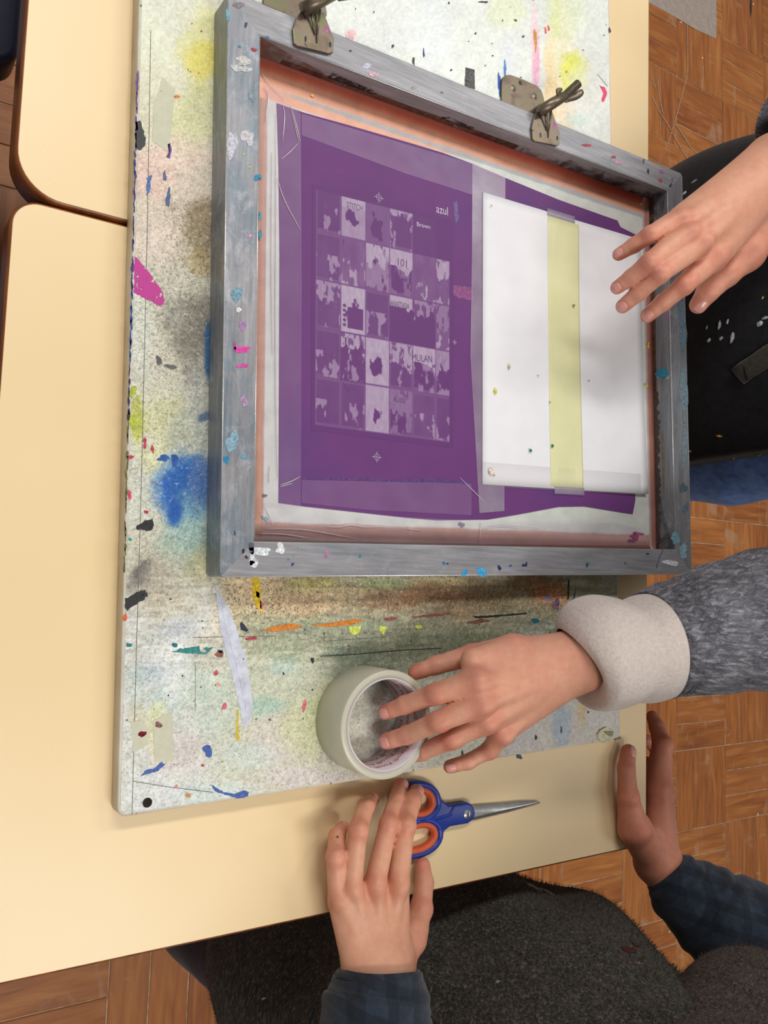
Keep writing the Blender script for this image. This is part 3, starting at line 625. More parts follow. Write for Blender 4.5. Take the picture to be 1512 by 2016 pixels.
wall((i0, ih), (i0 + .07, ih), .0275, .012, M_res3, (0, -1)); wall((i0 + .03, ih), (i0 + .30, ih), .010, .012, M_res1, (0, -1)); wall((i0 + .25, ih), (iw, ih), .012, .016, M_res2, (0, -1)); wall((iw - .15, ih), (iw, ih), .020, .026, M_res2, (0, -1))
wall((iw, i0), (iw, ih), .006, .010, M_res1, (-1, 0)); wall((iw, i0), (iw, i0 + .06), .026, .010, M_res2, (-1, 0)); wall((iw, ih - .08), (iw, ih), .012, .027, M_res2, (-1, 0))
wall((i0, i0), (iw, i0), .020, .020, M_res1, (0, 1)); wall((i0, i0), (i0, ih), .018, .018, M_res3, (1, 0))
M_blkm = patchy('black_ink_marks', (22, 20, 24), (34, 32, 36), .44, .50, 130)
wall((i0 + .075, ih - .0001), (i0 + .125, ih - .0001), .017, .013, M_blkm, (0, -1), .008)
wall((i0 + .20, ih - .0001), (i0 + .24, ih - .0001), .016, .014, M_blkm, (0, -1), .009)
# mesh fabric with its stained glue margin
t = NT('screen_mesh'); a = t.attr(); wv = t.n.new('ShaderNodeTexChecker'); wv.inputs['Scale'].default_value = 1700; t.l(t.co.outputs['Object'], wv.inputs['Vector'])
t.color(t.mix(.05, a.outputs['Color'], t.ramp(t.noise(600, 3), [(.3, (60, 60, 60)), (.7, (250, 250, 250))]), 'OVERLAY')); t.set(.42); t.bump(t.noise(160, 5, .6), .12, .0008); M_mesh = t.m
def fxs(s, t_):
    u = i0 - .001 + s * (iw - i0 + .002); v = i0 - .001 + t_ * (ih - i0 + .002); ca, sa = math.cos(FR_), math.sin(FR_)
    edge = np.minimum(np.minimum(u - i0, iw - u), np.minimum(v - i0, ih - v))
    z = ZS - .0008 + .0022 * np.clip(1 - edge / .007, 0, 1) ** 2
    return np.stack([FX0 + ca * u - sa * v, FY0 + sa * u + ca * v, z], 1)
fab, V, s_, t_ = grid_mesh('mesh_fabric', fxs, 400, 330, M_mesh, screen)
for p_ in fab.data.polygons: p_.use_smooth = True
uv = proj(V); U, W = uv[:, 0], uv[:, 1]; n1 = fbm(U / 60, W / 60, 33); n2 = fbm(U / 18, W / 18, 39); n3 = fbm(U / 8, W / 90, 5)
C0 = np.tile(np.array([202., 206., 200.]), (len(U), 1)); G = np.ones(len(U))
eT = (ih - (i0 - .001 + t_ * (ih - i0 + .002))) * 1000; eB = (t_ * (ih - i0 + .002) - .001) * 1000; eL = (s_ * (iw - i0 + .002) - .001) * 1000; eR = (iw - (i0 - .001 + s_ * (iw - i0 + .002))) * 1000   # mm from the walls
j = (n1 - .5) * 3
lay(1 - sstep(19.6, 20.6, eL + j * .5), (184, 142, 126)); lay((1 - sstep(13, 17, eL + j)) * .6, (156, 108, 92))
topw = 34 - 9 * sstep(.25, .5, s_) - 3 * s_
lay((1 - sstep(0, 2.0, eT + j - topw)) * (1 - .55 * sstep(.50, .62, s_)), (222, 164, 138))
lay((1 - sstep(0, 2.0, eT + j - 20)), (208, 146, 118)); lay((1 - sstep(4, 13, eT + j * 1.5)), (182, 86, 62)); lay((1 - sstep(0, 7, eT + j)), (134, 52, 38))
bnd = np.abs(eT - (24.5 - 2 * s_)) - 2.2 + (n1 - .5) * 3
lay((1 - sstep(-.6, .8, bnd)) * sstep(.04, .12, s_) * .9, (160, 162, 166))
lay((1 - sstep(16, 18.5, eB + j)), (184, 146, 130)); lay((1 - sstep(6, 13, eB + j)), (142, 102, 88)); lay((1 - sstep(1, 7, eB + j)), (92, 62, 54))
lay((1 - sstep(9, 11, eR + j * .6)), (176, 156, 154)); lay((1 - sstep(5.5, 7.5, eR + j * .6)), (152, 104, 92)); lay((1 - sstep(0, 3.5, eR + j)), (104, 52, 42))
C0 *= (.94 + .12 * n2[:, None]); set_colors(fab, C0, G)
for (u, v, a_, b_, c) in [(1250, 1056, 8, 6, (140, 30, 80)), (1244, 1064, 6, 4, (120, 24, 66)), (1256, 1050, 9, 3, (170, 70, 130)), (512, 348, 3, 5, (40, 140, 170)), (512, 425, 3, 6, (40, 140, 170)), (512, 462, 3, 9, (40, 140, 170)), (522, 1021, 5, 4, (60, 170, 176)), (521, 976, 4, 3, (90, 80, 70)), (615, 188, 3, 3, (220, 180, 70)), (909, 1033, 6, 4, (110, 112, 130)), (1262, 402, 2, 3, (222, 200, 60)), (1276, 680, 2, 5, (222, 190, 50)), (1272, 758, 3, 3, (214, 196, 70))]:
    spot(u, v, a_, b_, c, ZS, screen, rag=.5)
# purple emulsion
t = NT('purple_emulsion'); pc = t.ramp(t.noise(9, 4, .5, .3), [(.3, (98, 54, 110)), (.55, (106, 60, 118)), (.75, (90, 58, 118))])
pc = t.mix(t.step(t.noise(14, 5, .55, .8), .66, .80), pc, (130, 66, 118)); t.color(pc); t.set(.5, 0, .22); t.bump(t.noise(350, 3), .05, .0004); M_emul = t.m
ZE = ZS - .0004
emu_px = [(545, 203), (600, 222), (700, 250), (800, 279), (870, 300), (930, 322), (1000, 352), (1100, 393), (1190, 425), (1216, 434), (1222, 447), (1252, 462), (1253, 700), (1251, 985), (1246, 1012), (1200, 1005), (1150, 997), (1100, 998), (1020, 1013), (960, 1023), (860, 1024), (800, 1019), (700, 1008), (600, 997), (549, 990), (550, 760), (551, 500), (549, 330), (547, 260)]
emul = prism('purple_emulsion', [un(u, v, ZE + .0004)[:2] for u, v in emu_px], ZE - .0002, ZE + .0003, M_emul, screen)
ZP = ZE + .00045
for (pts, c) in [([(592, 944), (700, 946), (800, 951), (930, 955), (930, 950), (860, 941), (780, 944), (700, 940), (592, 942)], (88, 58, 116)), ([(880, 560), (930, 566), (932, 592), (900, 586), (886, 574)], (128, 60, 120)), ([(893, 400), (900, 396), (903, 430), (897, 440)], (88, 62, 132))]:
    stain(pts, c, ZP - .00015, screen, 1, thick=.0001, mat=paint(c, .4))
# printed image: 6 columns of generic little covers in pale halftone
q4 = [np.array(un(u, v, ZP)) for u, v in ((620, 836), (885, 871), (885, 514), (622, 453))]
def homog(src, dst):
    A = []
    for (x, y), (X, Y) in zip(src, dst): A += [[x, y, 1, 0, 0, 0, -X * x, -X * y, -X], [0, 0, 0, x, y, 1, -Y * x, -Y * y, -Y]]
    return np.linalg.svd(np.array(A))[2][-1].reshape(3, 3)
HP = homog([(0, 0), (5.62, 0), (5.62, 4), (0, 4)], [tuple(p[:2]) for p in q4])
def pr(x, y):
    x = np.asarray(x, float); y = np.asarray(y, float); w_ = HP[2, 0] * x + HP[2, 1] * y + HP[2, 2]
    return np.stack([(HP[0, 0] * x + HP[0, 1] * y + HP[0, 2]) / w_, (HP[1, 0] * x + HP[1, 1] * y + HP[1, 2]) / w_, np.full(x.shape, ZP)], -1)
t = NT('halftone_print'); t.color(t.attr().outputs['Color']); t.set(.5, 0, .22); M_print = t.m
img, V, s_, t_ = grid_mesh('printed_image', lambda s, t: pr(-.15 + s * 5.95, -.12 + t * 5.05), 300, 420, M_print, screen)
gx = -.15 + s_ * 5.95; gy = -.12 + t_ * 5.05
L = np.zeros(len(gx)); ci = np.floor(gx).astype(int); rj = np.floor(gy).astype(int); ax_ = gx - ci; by = gy - rj
# row from bottom: (column: pale top share, top tone, body tone, seed)
cells = {0: [(.0, 0, .10), (.06, .1, .10), (1.0, .85, .82), (.5, .45, .42), (0, 0, .16), (.0, 0, .10)], 1: [(0, 0, .10), (.34, .85, .05), (1.0, .9, .8), (.45, .8, .10), (.38, .92, .55), (.5, .7, .60)],
         2: [(.32, .7, .16), (1.0, .95, .9), (.0, 0, .12), (.20, .95, .02), (.34, .6, .02), (.55, .5, .25)], 3: [(0, 0, .14), (.05, .25, .30), (.42, .9, .55), (.45, .85, .35), (.0, 0, .30), (.45, .85, .25)], 4: [(0, 0, .07), (1.0, .75, .75), (1.0, .26, .26), (.35, .8, .10), (0, 0, .04), (0, 0, .0)]}
nA = fbm(gx * 5, gy * 4, 71, 5); nB = fbm(gx * 2.6, gy * 2.2, 83, 4); nC = fbm(gx * 11, gy * 8, 55, 3)
for r, row in cells.items():
    for c, (top, tt, bt_) in enumerate(row):
        m = (ci == c) & (rj == r)
        if r == 4: m &= gy < 4.84
        if c == 5: m &= gx < 5.62
        if not m.any(): continue
        edge = np.minimum(np.minimum(ax_, 1 - ax_) * 1.0, np.minimum(by, 1 - by))
        tone = np.where(1 - by < top + .75 * (nA - .5) * (top > .01), tt, 0) * (1 - .75 * sstep(.58, .62, fbm(gx * 9, gy * 6, 19, 3)))
        body = bt_ * sstep(.47, .53, nA * .55 + nB * .45)
        if top >= .99:   # pale cover with one dark lumpy shape in the middle
            lump = np.sqrt(((ax_ - .5) / .26) ** 2 + ((by - .40) / .24) ** 2) + 1.6 * (nB - .5) + 1.5 * (nA - .5)
            val = tt * sstep(.75, .9, lump)
        elif bt_ >= .35: val = np.maximum(tone, body)
        else: val = np.where(tone > 0, tone, bt_ * (.4 + .9 * nB) + .55 * (bt_ > .04) * sstep(.61, .65, nA) * (by < .55))
        if (r, c) in ((2, 3), (1, 4), (3, 3), (4, 1)): val = np.where(1 - by < (.24 if r == 2 else .36), .9, val)
        fade = sstep(0.0, .03, edge)
        val = val * fade
        if bt_ > .05: val = np.maximum(val, .22 * (1 - sstep(.02, .05, np.abs(edge - .03))))
        L[m] = val[m]
# a pale cover with a plain dark panel and five small lumps down its side
m = (ci == 1) & (rj == 2); pan = (ax_ > .28) & (ax_ < .9) & (by > .10) & (by < .55); L[m & pan] = .04
for kk in range(5): L[m & (((ax_ - .15) / .07) ** 2 + ((by - (.16 + .10 * kk)) / .035) ** 2 < 1)] = .1
L = np.clip(L * (.86 + .28 * nC), 0, 1)
set_colors(img, np.array([100., 57., 113.]) * (1 - L[:, None]) + np.array([176., 160., 182.]) * L[:, None])
# flat lettering
def text_mesh(body, n=None):
    cu = bpy.data.curves.new('lettering', 'FONT'); cu.body = body; cu.size = 1.0; cu.resolution_u = 3; o = bpy.data.objects.new('lettering', cu); COL.objects.link(o)
    bpy.context.view_layer.update(); me = bpy.data.meshes.new_from_object(o); bpy.data.objects.remove(o)
    V = np.zeros(len(me.vertices) * 3); me.vertices.foreach_get('co', V); return me, V.reshape(-1, 3)
def lettering(body, p0, p1, z, mat, parent, height=1.0, bold=0):
    """text whose baseline runs from photo pixel p0 to p1 on level z"""
    me, V = text_mesh(body); A = un(p0[0], p0[1], z); B = un(p1[0], p1[1], z); w0, w1 = V[:, 0].min(), V[:, 0].max(); e = (B - A)[:2]; L_ = np.linalg.norm(e); e = e / L_; n = np.array([-e[1], e[0]]); s = L_ / (w1 - w0)
    P = A[:2] + np.outer((V[:, 0] - w0) * s, e) + np.outer(V[:, 1] * s * height, n)
    me.vertices.foreach_set('co', np.concatenate([P, np.full((len(P), 1), z)], 1).astype(np.float32).ravel()); me.update()
    return link('lettering', me, mat, parent)
M_pale = plain('pale_lilac_print', (196, 182, 204), .45); M_dkp = plain('dark_purple_print', (92, 54, 108), .45)
ZT = ZP + .00012
lettering('azul', (859, 418), (882, 424), ZT, M_pale, screen, 1.2); lettering('Brown', (821, 445), (847, 451), ZT, M_pale, screen, 1.0)
lettering('ANASTASIA', (768, 602), (806, 609), ZT, M_dkp, screen, 1.9); lettering('MULAN', (812, 710), (851, 714), ZT, M_dkp, screen, 1.35); lettering('101', (783, 522), (801, 527), ZT, M_dkp, screen, 1.1)
lettering('STITCH', (683, 408), (714, 416), ZT, M_dkp, screen, 1.5); lettering('ALICE', (774, 790), (798, 794), ZT, M_dkp, screen, 1.2)
def regmark(u, v, r):
    c = un(u, v, ZT); rad = r / 2350
    lathe('registration_mark', [(rad * .52, 0), (rad * .60, 0), (rad * .60, .00008), (rad * .52, .00008)], c, M_pale, screen, 24)
    ca, sa = math.cos(FR_), math.sin(FR_)
    for dx, dy in ((ca, sa), (-sa, ca)):
        n = np.array([-dy, dx]) * .0002; d = np.array([dx, dy]) * rad; P = [c[:2] + d + n, c[:2] - d + n, c[:2] - d - n, c[:2] + d - n]
        prism('registration_mark', P, ZT, ZT + .00008, M_pale, screen)
regmark(746, 389, 12); regmark(742, 900, 12); regmark(895, 674, 6)
# clear packing tape over the margins
def tape_mat(name, c, alpha, rough):
    t = NT(name); t.color(c); t.set(rough, 0, .6); t.l(t.ramp(t.noise(40, 4), [(.3, (alpha * .8,) * 3 + (1,)), (.7, (min(1, alpha * 1.2),) * 3 + (1,))]), t.b.inputs['Alpha']); t.bump(t.noise(60, 3, .5, 1.0), .06, .002); return t.m
M_tape = tape_mat('clear_tape', (204, 176, 210), .13, .25); M_tape2 = tape_mat('clear_tape_milky', (190, 178, 196), .40, .25); M_wr = tape_mat('tape_wrinkle', (222, 210, 216), .55, .12)
ZTP = ZP + .0003
def tape_strip(pts, m=None, z=0):
    mesh('clear_tape_strip', [tuple(un(u, v, ZTP + z)) for u, v in pts], [tuple(range(len(pts)))[::-1]], m or M_tape, screen)
tape_strip([(522, 160), (592, 224), (594, 560), (592, 1000), (516, 1000), (514, 500)])
tape_strip([(594, 224), (930, 322), (932, 384), (800, 342), (594, 266)], None, .00012)
tape_strip([(930, 322), (995, 347), (994, 600), (993, 1006), (944, 1010), (926, 700), (929, 500)], M_tape2, .00024)
tape_strip([(518, 990), (730, 1014), (944, 1026), (944, 1070), (700, 1066), (516, 1060)], M_tape, .00036)
tape_strip([(944, 1026), (1215, 1028), (1262, 1040), (1280, 1074), (1100, 1073), (944, 1071)], M_tape, .00048)
tape_strip([(594, 945), (928, 952), (928, 1014), (730, 1004), (594, 990)], M_tape, .0006)
def wrinkle(pts, r=.0005):
    P = [tuple(un(u, v, ZTP)[:2]) + (ZTP + .0004,) for u, v in pts]; n = len(P)
    tube('tape_wrinkle', P, [r * (.35 + .65 * math.sin(math.pi * (i + .5) / n)) for i in range(n)], M_wr, screen, 6, squash=.6)
for w_ in [[(571, 207), (580, 245), (588, 281)], [(556, 206), (560, 230), (556, 280)], [(588, 281), (570, 300), (553, 314)], [(575, 215), (584, 250), (591, 280)], [(542, 225), (543, 400), (542, 600), (543, 800), (546, 940)], [(535, 300), (534, 520), (536, 700)], [(530, 920), (529, 950)], [(551, 955), (572, 948), (591, 938)], [(551, 958), (575, 952)], [(519, 995), (529, 1015), (537, 1034)], [(512, 1010), (530, 1030)], [(640, 1036), (670, 1037), (690, 1033), (720, 1037), (755, 1036)], [(800, 1040), (830, 1044)], [(520, 1040), (600, 1043), (700, 1060)], [(510, 1050), (560, 1052), (610, 1060)], [(545, 350), (560, 395), (592, 455)], [(905, 940), (930, 965), (955, 990)], [(946, 1030), (944, 1068)], [(518, 170), (528, 190), (522, 240)], [(512, 140), (530, 165), (560, 195)], [(948, 1040), (990, 1036), (1060, 1042)]]: wrinkle(catmull(w_, 4) if len(w_) > 2 else w_)
# drips and marks on the frame
ZR = FT + .0001
for (u, v, a_, b_, c) in [(475, 688, 20, 5, (214, 60, 160)), (478, 720, 11, 4, (206, 70, 160)), (462, 680, 3, 8, (160, 70, 130)), (478, 640, 8, 10, (160, 130, 170)), (481, 790, 7, 10, (170, 140, 176)), (500, 98, 5, 4, (150, 30, 50)), (472, 92, 3, 2.5, (30, 120, 150)), (484, 49, 3, 5, (50, 50, 80)), (470, 10, 10, 6, (120, 112, 120)), (526, 73, 3, 3, (20, 110, 150)), (448, 30, 3, 12, (90, 160, 180)),
                        (480, 120, 16, 8, (190, 186, 184)), (474, 135, 20, 7, (182, 186, 188)), (487, 270, 13, 14, (192, 188, 194)), (456, 285, 10, 26, (190, 190, 202)), (496, 190, 6, 10, (120, 140, 150)), (480, 304, 2, 2, (180, 210, 90)), (492, 329, 3, 2, (180, 210, 90)), (492, 464, 3, 3, (230, 130, 170)), (505, 350, 5, 6, (20, 130, 180)), (466, 580, 9, 16, (110, 150, 170)), (470, 610, 6, 4, (210, 216, 222)), (457, 870, 12, 20, (130, 166, 184)), (445, 905, 5, 8, (20, 130, 180)), (480, 900, 5, 5, (90, 150, 180)),
                        (495, 1079, 7, 9, (84, 84, 96)), (479, 1085, 3, 4, (30, 30, 36)), (485, 1097, 3, 3, (40, 40, 46)), (512, 1085, 24, 7, (214, 218, 224)), (498, 1105, 9, 12, (208, 212, 222)), (495, 1108, 5, 5, (222, 150, 190)), (552, 1080, 10, 9, (214, 216, 218)), (462, 1050, 2, 4, (60, 70, 100)), (576, 1111, 3, 2.5, (20, 60, 110)), (568, 1101, 2, 2, (60, 120, 160)), (644, 1087, 3, 4, (190, 120, 170)), (641, 1095, 3, 3, (170, 110, 160)), (709, 1095, 3, 2.5, (20, 140, 140)), (874, 1109, 3, 2.5, (20, 110, 160)), (881, 1110, 2, 2, (20, 60, 140)), (915, 1128, 5, 6, (40, 150, 210)), (948, 1126, 10, 8, (60, 160, 210)), (983, 1118, 3, 5, (20, 30, 90)), (1005, 1114, 3, 2, (30, 90, 150)), (1031, 1113, 3, 3, (20, 40, 80)), (1036, 1111, 2, 4, (20, 40, 80)), (1156, 1112, 3, 4, (20, 90, 110)), (1275, 1090, 2, 2, BLK), (1232, 1108, 3, 2, (120, 110, 140)),
                        (1155, 286, 9, 2.5, (160, 40, 60)), (1208, 309, 4, 3, (170, 50, 70)), (1218, 320, 7, 3, (206, 150, 170)), (1276, 337, 2, 5, (40, 44, 60)), (1267, 317, 2, 4, (80, 80, 110)), (1303, 338, 4, 4, (160, 90, 130)), (1300, 355, 3, 5, (150, 70, 90)), (1320, 365, 2.5, 3.5, (60, 60, 90)), (1324, 354, 3, 3, (110, 100, 130)), (815, 172, 6, 3, (150, 140, 150)), (870, 182, 3, 2, (110, 110, 120)), (736, 146, 12, 4, (206, 170, 186)), (722, 130, 9, 5, (190, 186, 214)), (690, 100, 2, 2, BLK), (1330, 1060, 10, 10, (110, 150, 166)), (1345, 1085, 8, 14, (130, 160, 176)), (1320, 1108, 16, 5, (210, 212, 216)), (1350, 1000, 6, 10, (96, 110, 124)), (1345, 960, 6, 12, (84, 98, 108)), (1343, 640, 8, 50, (96, 116, 128)), (1346, 770, 7, 60, (104, 122, 132)), (1347, 880, 6, 40, (110, 126, 134))]:
    spot(u, v, a_, b_, c, ZR, screen, rag=.4)
ca_, sa_ = math.cos(FR_), math.sin(FR_); WP = np.array(fr(iw - .0004, ih / 2) + (FZ,)); WN = np.array([-ca_, -sa_, 0.])
def wall_spot(pts, c):
    """mark on the inner face of the far rail, outline in photo pixels"""
    vs = []
    for u, v in pts:
        d = CAMR @ np.array([(u - 756) / FPX, -(v - 1008) / FPX, -1.0]); vs.append(CAMP + d * (((WP - CAMP) @ WN) / (d @ WN)))
    n = len(vs); vs += [p - WN * .0003 for p in vs]
    mesh('ink_stain', vs, [tuple(range(n))] + [(i, i + n, (i + 1) % n + n, (i + 1) % n) for i in range(n)], paint(c), screen)
def ell(u, v, a, b, s=0):
    rg = random.Random(s + int(u)); return [(u + a * (1 + rg.uniform(-.25, .25)) * math.cos(t), v + b * (1 + rg.uniform(-.25, .25)) * math.sin(t)) for t in np.linspace(0, 6.283, 17)[:-1]]
wall_spot(ell(1303, 735, 14, 9), (40, 140, 176)); wall_spot(ell(1312, 742, 6, 4), (150, 176, 184)); wall_spot(ell(1313, 622, 4, 9), (150, 116, 150)); wall_spot([(1303, 852), (1306, 852), (1309, 920), (1307, 985), (1304, 940)], (120, 104, 84))
rgs = random.Random(3); edge = []
for v in range(770, 1075, 6): edge.append((1296 + rgs.uniform(-4, 4) + (v - 770) * .010, v))
wall_spot([(1287 + (edge[-1][1] - 900) * .008, edge[-1][1])] + [(1285, 770)] + edge, (74, 62, 56))
pl_ = [(1292, 1118), (1299, 1095), (1312, 1070)]
for a_, b_ in zip(pl_[:-1], pl_[1:]): stain([(a_[0] - 1, a_[1]), (b_[0] - 1, b_[1]), (b_[0] + 1, b_[1]), (a_[0] + 1, a_[1])], (84, 88, 110), ZR, screen)
stain([(632, 137), (660, 146), (690, 158), (708, 163), (700, 168), (676, 158), (640, 143)], (26, 24, 28), FT - .008, screen, .6) if False else None

# ------------------------------------------------------------------ white paper sheet with a yellow band, lying on the screen
M_paper = plain('white_paper', (232, 232, 236), .6, 0, 40, .012, .03)
ZQ = ZTP + .0007
Pq = [un(949.5, 953.5, ZQ), un(1273, 973, ZQ), un(1259, 472, ZQ), un(950.5, 378, ZQ)]
def paper_pt(s, t, dz=0):
    s = np.asarray(s, float); t = np.asarray(t, float)
    P = (np.outer((1 - s) * (1 - t), Pq[0]) + np.outer(s * (1 - t), Pq[1]) + np.outer(s * t, Pq[2]) + np.outer((1 - s) * t, Pq[3]))
    P[:, 0] += -.0022 * s * np.sin(np.pi * np.clip(t, 0, 1)) * (t > .1)
    P[:, 2] = ZQ + .0016 * s ** 3 * (1 - t) + .0010 * np.sin(3.1 * t + 2 * s) ** 2 * s ** 2 + .0003 * np.sin(7 * s + 2 * t) ** 2 * s + dz
    return P
def sheet(name, s0, s1, t0, t1, dz, mat, parent, th=.00018, nx=24, ny=30):
    o, V, _, _ = grid_mesh(name, lambda s, t: paper_pt(s0 + s * (s1 - s0), t0 + t * (t1 - t0), dz), nx, ny, mat, parent)
    for p in o.data.polygons: p.use_smooth = True
    md = o.modifiers.new('thickness', 'SOLIDIFY'); md.thickness = th; md.offset = 1; return o
paper = thing('paper_sheet', 'white paper sheet with a pale yellow tape band lying on the purple screen', 'paper', tuple(paper_pt([.5], [.5])[0]))
sheet('sheet', 0, 1, 0, 1, 0, M_paper, paper)
t = NT('yellow_tape'); t.color(t.ramp(t.noise(30, 3), [(.3, (220, 220, 170)), (.7, (228, 226, 180))])); t.set(.42); t.bump(t.noise(50, 5, .5, 1.5, (1, .3, 1)), .2, .002); M_yt = t.m
sheet('yellow_tape_band', .378, .575, .008, .985, .0003, M_yt, paper, .00012)
sheet('clear_tape_end', .375, .55, .985, 1.012, .0003, M_tape2, paper, .0001, 8, 3); sheet('clear_tape_end', .40, .58, -.018, .008, .0003, M_tape2, paper, .0001, 8, 3); sheet('clear_tape_end', 0, .95, -.005, .075, .0003, tape_mat('clear_tape_faint', (226, 222, 222), .10, .3), paper, .0001, 8, 3)
for (u, v, a_, b_, c) in [(976, 770, 2.6, 5.5, (206, 206, 46)), (1045, 887, 2.6, 3, (20, 122, 70)), (1088, 878, 2.6, 3, (24, 130, 76)), (1003, 722, 2, 5, (214, 200, 170)), (1083, 792, 1.5, 1, (90, 90, 80)), (1130, 602, 2, 3, (150, 140, 90)), (1060, 740, 1.5, 1, (120, 120, 120)), (968, 405, 1.5, 1.5, (150, 150, 150)), (973, 936, 1.5, 1.5, (150, 110, 40)), (1160, 750, 1.5, 1, (130, 130, 130)), (968, 928, 5, 7, (226, 214, 190))]:
    spot(u, v, a_, b_, c, ZQ + .0021, paper, rag=.2, thick=.0001)

# ------------------------------------------------------------------ hinge clamps
t = NT('zinc_yellow_steel'); zc = t.ramp(t.noise(45, 4, .5, .6), [(.3, (92, 82, 66)), (.5, (122, 106, 92)), (.7, (108, 112, 78))]); zc = t.mix(t.step(t.noise(140, 4, .6), .64, .70), zc, (76, 66, 58)); t.color(zc); t.set(.36, .55); t.bump(t.noise(300, 3), .08, .0005); M_zinc = t.m
M_bolt = plain('bolt_steel', (138, 128, 112), .32, .7)
def hinge(label, off):
    D = Vector((off[0], off[1], 0)); b0 = un(1075, 250, FT); H = thing('hinge_clamp', label, 'hinge clamp', (b0[0] + D.x, b0[1] + D.y, BT), 'hinge clamps holding the screen')
    def W(u, v, z): p = un(u, v, z); return (p[0] + D.x, p[1] + D.y, p[2])
    zpl = BT + .0026
    prism('base_plate', [W(u, v, zpl)[:2] for u, v in [(987.6, 206), (987.6, 160), (990, 153), (996, 148), (1006, 147), (1030, 156), (1057, 168), (1066, 177), (1071, 192), (1074, 214), (1064, 236), (1040, 228)]], BT + .0004, zpl, M_zinc, H, .0004, 1)
    for (u, v) in ((1011, 174), (1053, 190)):
        c = W(u, v, zpl); s = lathe('screw', [(.0001, .0009), (.0020, .0007), (.0033, .0001), (.0036, .0001), (.0036, -.0006), (.0001, -.0006)], c, M_bolt, H, 18)
        prism('slot', [(c[0] - .0006, c[1] - .0026), (c[0] + .0006, c[1] - .0026), (c[0] + .0006, c[1] + .0010), (c[0] - .0006, c[1] + .0010)], c[2] + .0006, c[2] + .0010, paint((50, 44, 36)), s)
    c = W(1024, 163, zpl); lathe('hole', [(.0001, 0), (.0022, 0), (.0022, .00015), (.0001, .00015)], c, paint((60, 54, 48)), H, 14)
    zc_ = FT + .0028
    prism('clamp_plate', [W(u, v, zc_)[:2] for u, v in [(1062, 212), (1052, 230), (1047, 251), (1049, 274), (1053, 278), (1096, 287), (1101.5, 284), (1102, 262), (1096, 244), (1088, 221)]], FT + .0003, zc_, M_zinc, H, .0005, 2)
    # pressed ribs on the plate
    for (a, b) in (((1074, 223), (1076, 258)), ((1085, 217), (1079, 271))):
        A = W(a[0], a[1], zc_ + .004); B = W(b[0], b[1], zc_ + .0002); tube('rib', [A, B], [.0012, .0007], M_zinc, H, 8)
    A, B = W(1062, 219, FT + .007), W(1112, 189, FT + .016)
    tube('hinge_barrel', [A, [(x + y) / 2 for x, y in zip(A, B)], B], [.0054, .0056, .0050], M_zinc, H, 20)
    tube('support_arm', [W(1066, 214, BT + .002), W(1068, 216, FT + .004)], [.005, .004], M_zinc, H, 10)
    E_ = W(1139, 164, FT + .022); Bv = Vector(B); Ev = Vector(E_); n = 46; P = []; R = []
    for i in range(n + 1): P.append(Bv + (Ev - Bv) * (i / n)); R.append(.0045 if i % 4 < 2 else .0034)
    bo = tube('threaded_bolt', P, R, M_bolt, H, 16, smooth=False)
    w1 = [W(1104, 193, FT + .013), W(1100, 182, FT + .017), W(1102, 174, FT + .020)]; w2 = [W(1112, 196, FT + .013), W(1132, 190, FT + .013), W(1147, 180, FT + .015)]
    tube('wing', catmull(w1, 4), [.0034, .0036, .0040, .0042, .0044, .0044, .0046, .0044, .0036], M_zinc, H, 12, squash=.5); tube('wing', catmull(w2, 4), [.0034, .0034, .0034, .0036, .0038, .0038, .0038, .0036, .0026], M_zinc, H, 12, squash=.5)
    for (u, v, a_, b_, c_) in ((1064, 266, 2, 6, (30, 28, 60)), (1097, 272, 2.5, 5, (26, 30, 80)), (1063, 228, 1.5, 8, (50, 30, 70)), (1092, 247, 3, 8, (196, 90, 170)), (1069, 270, 2, 2, (200, 180, 60))):
        p = W(u, v, zc_); spx = lathe('ink_stain', [(.0001, 0), (.001, 0), (.001, .0002), (.0001, .0002)], (0, 0, 0), paint(c_), H, 8)
        spx.location = spx.location + Vector((p[0], p[1], p[2])) ; spx.scale = (a_ / 2.1, b_ / 2.1, 1)
    tip = W(1134, 174, FT + .020); lathe('ink_stain', [(.0001, .0008), (.0016, .0006), (.0020, 0), (.0001, 0)], tip, paint((190, 46, 46)), H, 10)
hinge('brass-coloured hinge clamp with a threaded bolt, gripping the middle of the upper rail', (0, 0))
o1 = un(1049.5, 276.4, FT) ; o2 = un(582.5, 89, FT)
hinge('hinge clamp cut off by the top edge, near the upper left frame corner', (o2[0] - o1[0], o2[1] - o1[1]))

# ------------------------------------------------------------------ roll of clear packing tape
t = NT('packing_tape_film'); t.color(t.ramp(t.noise(30, 3), [(.3, (204, 200, 180)), (.7, (214, 210, 192))])); t.set(.32, 0, .5); t.b.inputs['Subsurface Weight'].default_value = .5; t.b.inputs['Subsurface Radius'].default_value = (.02, .02, .018); t.b.inputs['Subsurface Scale'].default_value = .5; t.b.inputs['Transmission Weight'].default_value = .12; M_film = t.m
TC = un(763, 1426.5, BT + .0432); TC[2] = BT + .0004; TH = .0428
roll = thing('tape_roll', 'roll of clear packing tape standing on the stained board, fingers inside it', 'tape roll', tuple(TC))
lathe('tape_winding', [(.0389, 0), (.0446, 0), (.0450, .0006), (.0450, TH - .0006), (.0446, TH), (.0389, TH)], tuple(TC), M_film, roll, 96)
t = NT('printed_core_paper'); t.color(t.ramp(t.noise(60, 3), [(.3, (202, 194, 200)), (.7, (214, 206, 212))])); t.set(.5); M_core = t.m
core = lathe('core', [(.0374, .0003), (.0388, .0003), (.0388, TH - .0002), (.0374, TH - .0002)], tuple(TC), M_core, roll, 96)
M_redp = plain('red_print', (196, 64, 58), .5)
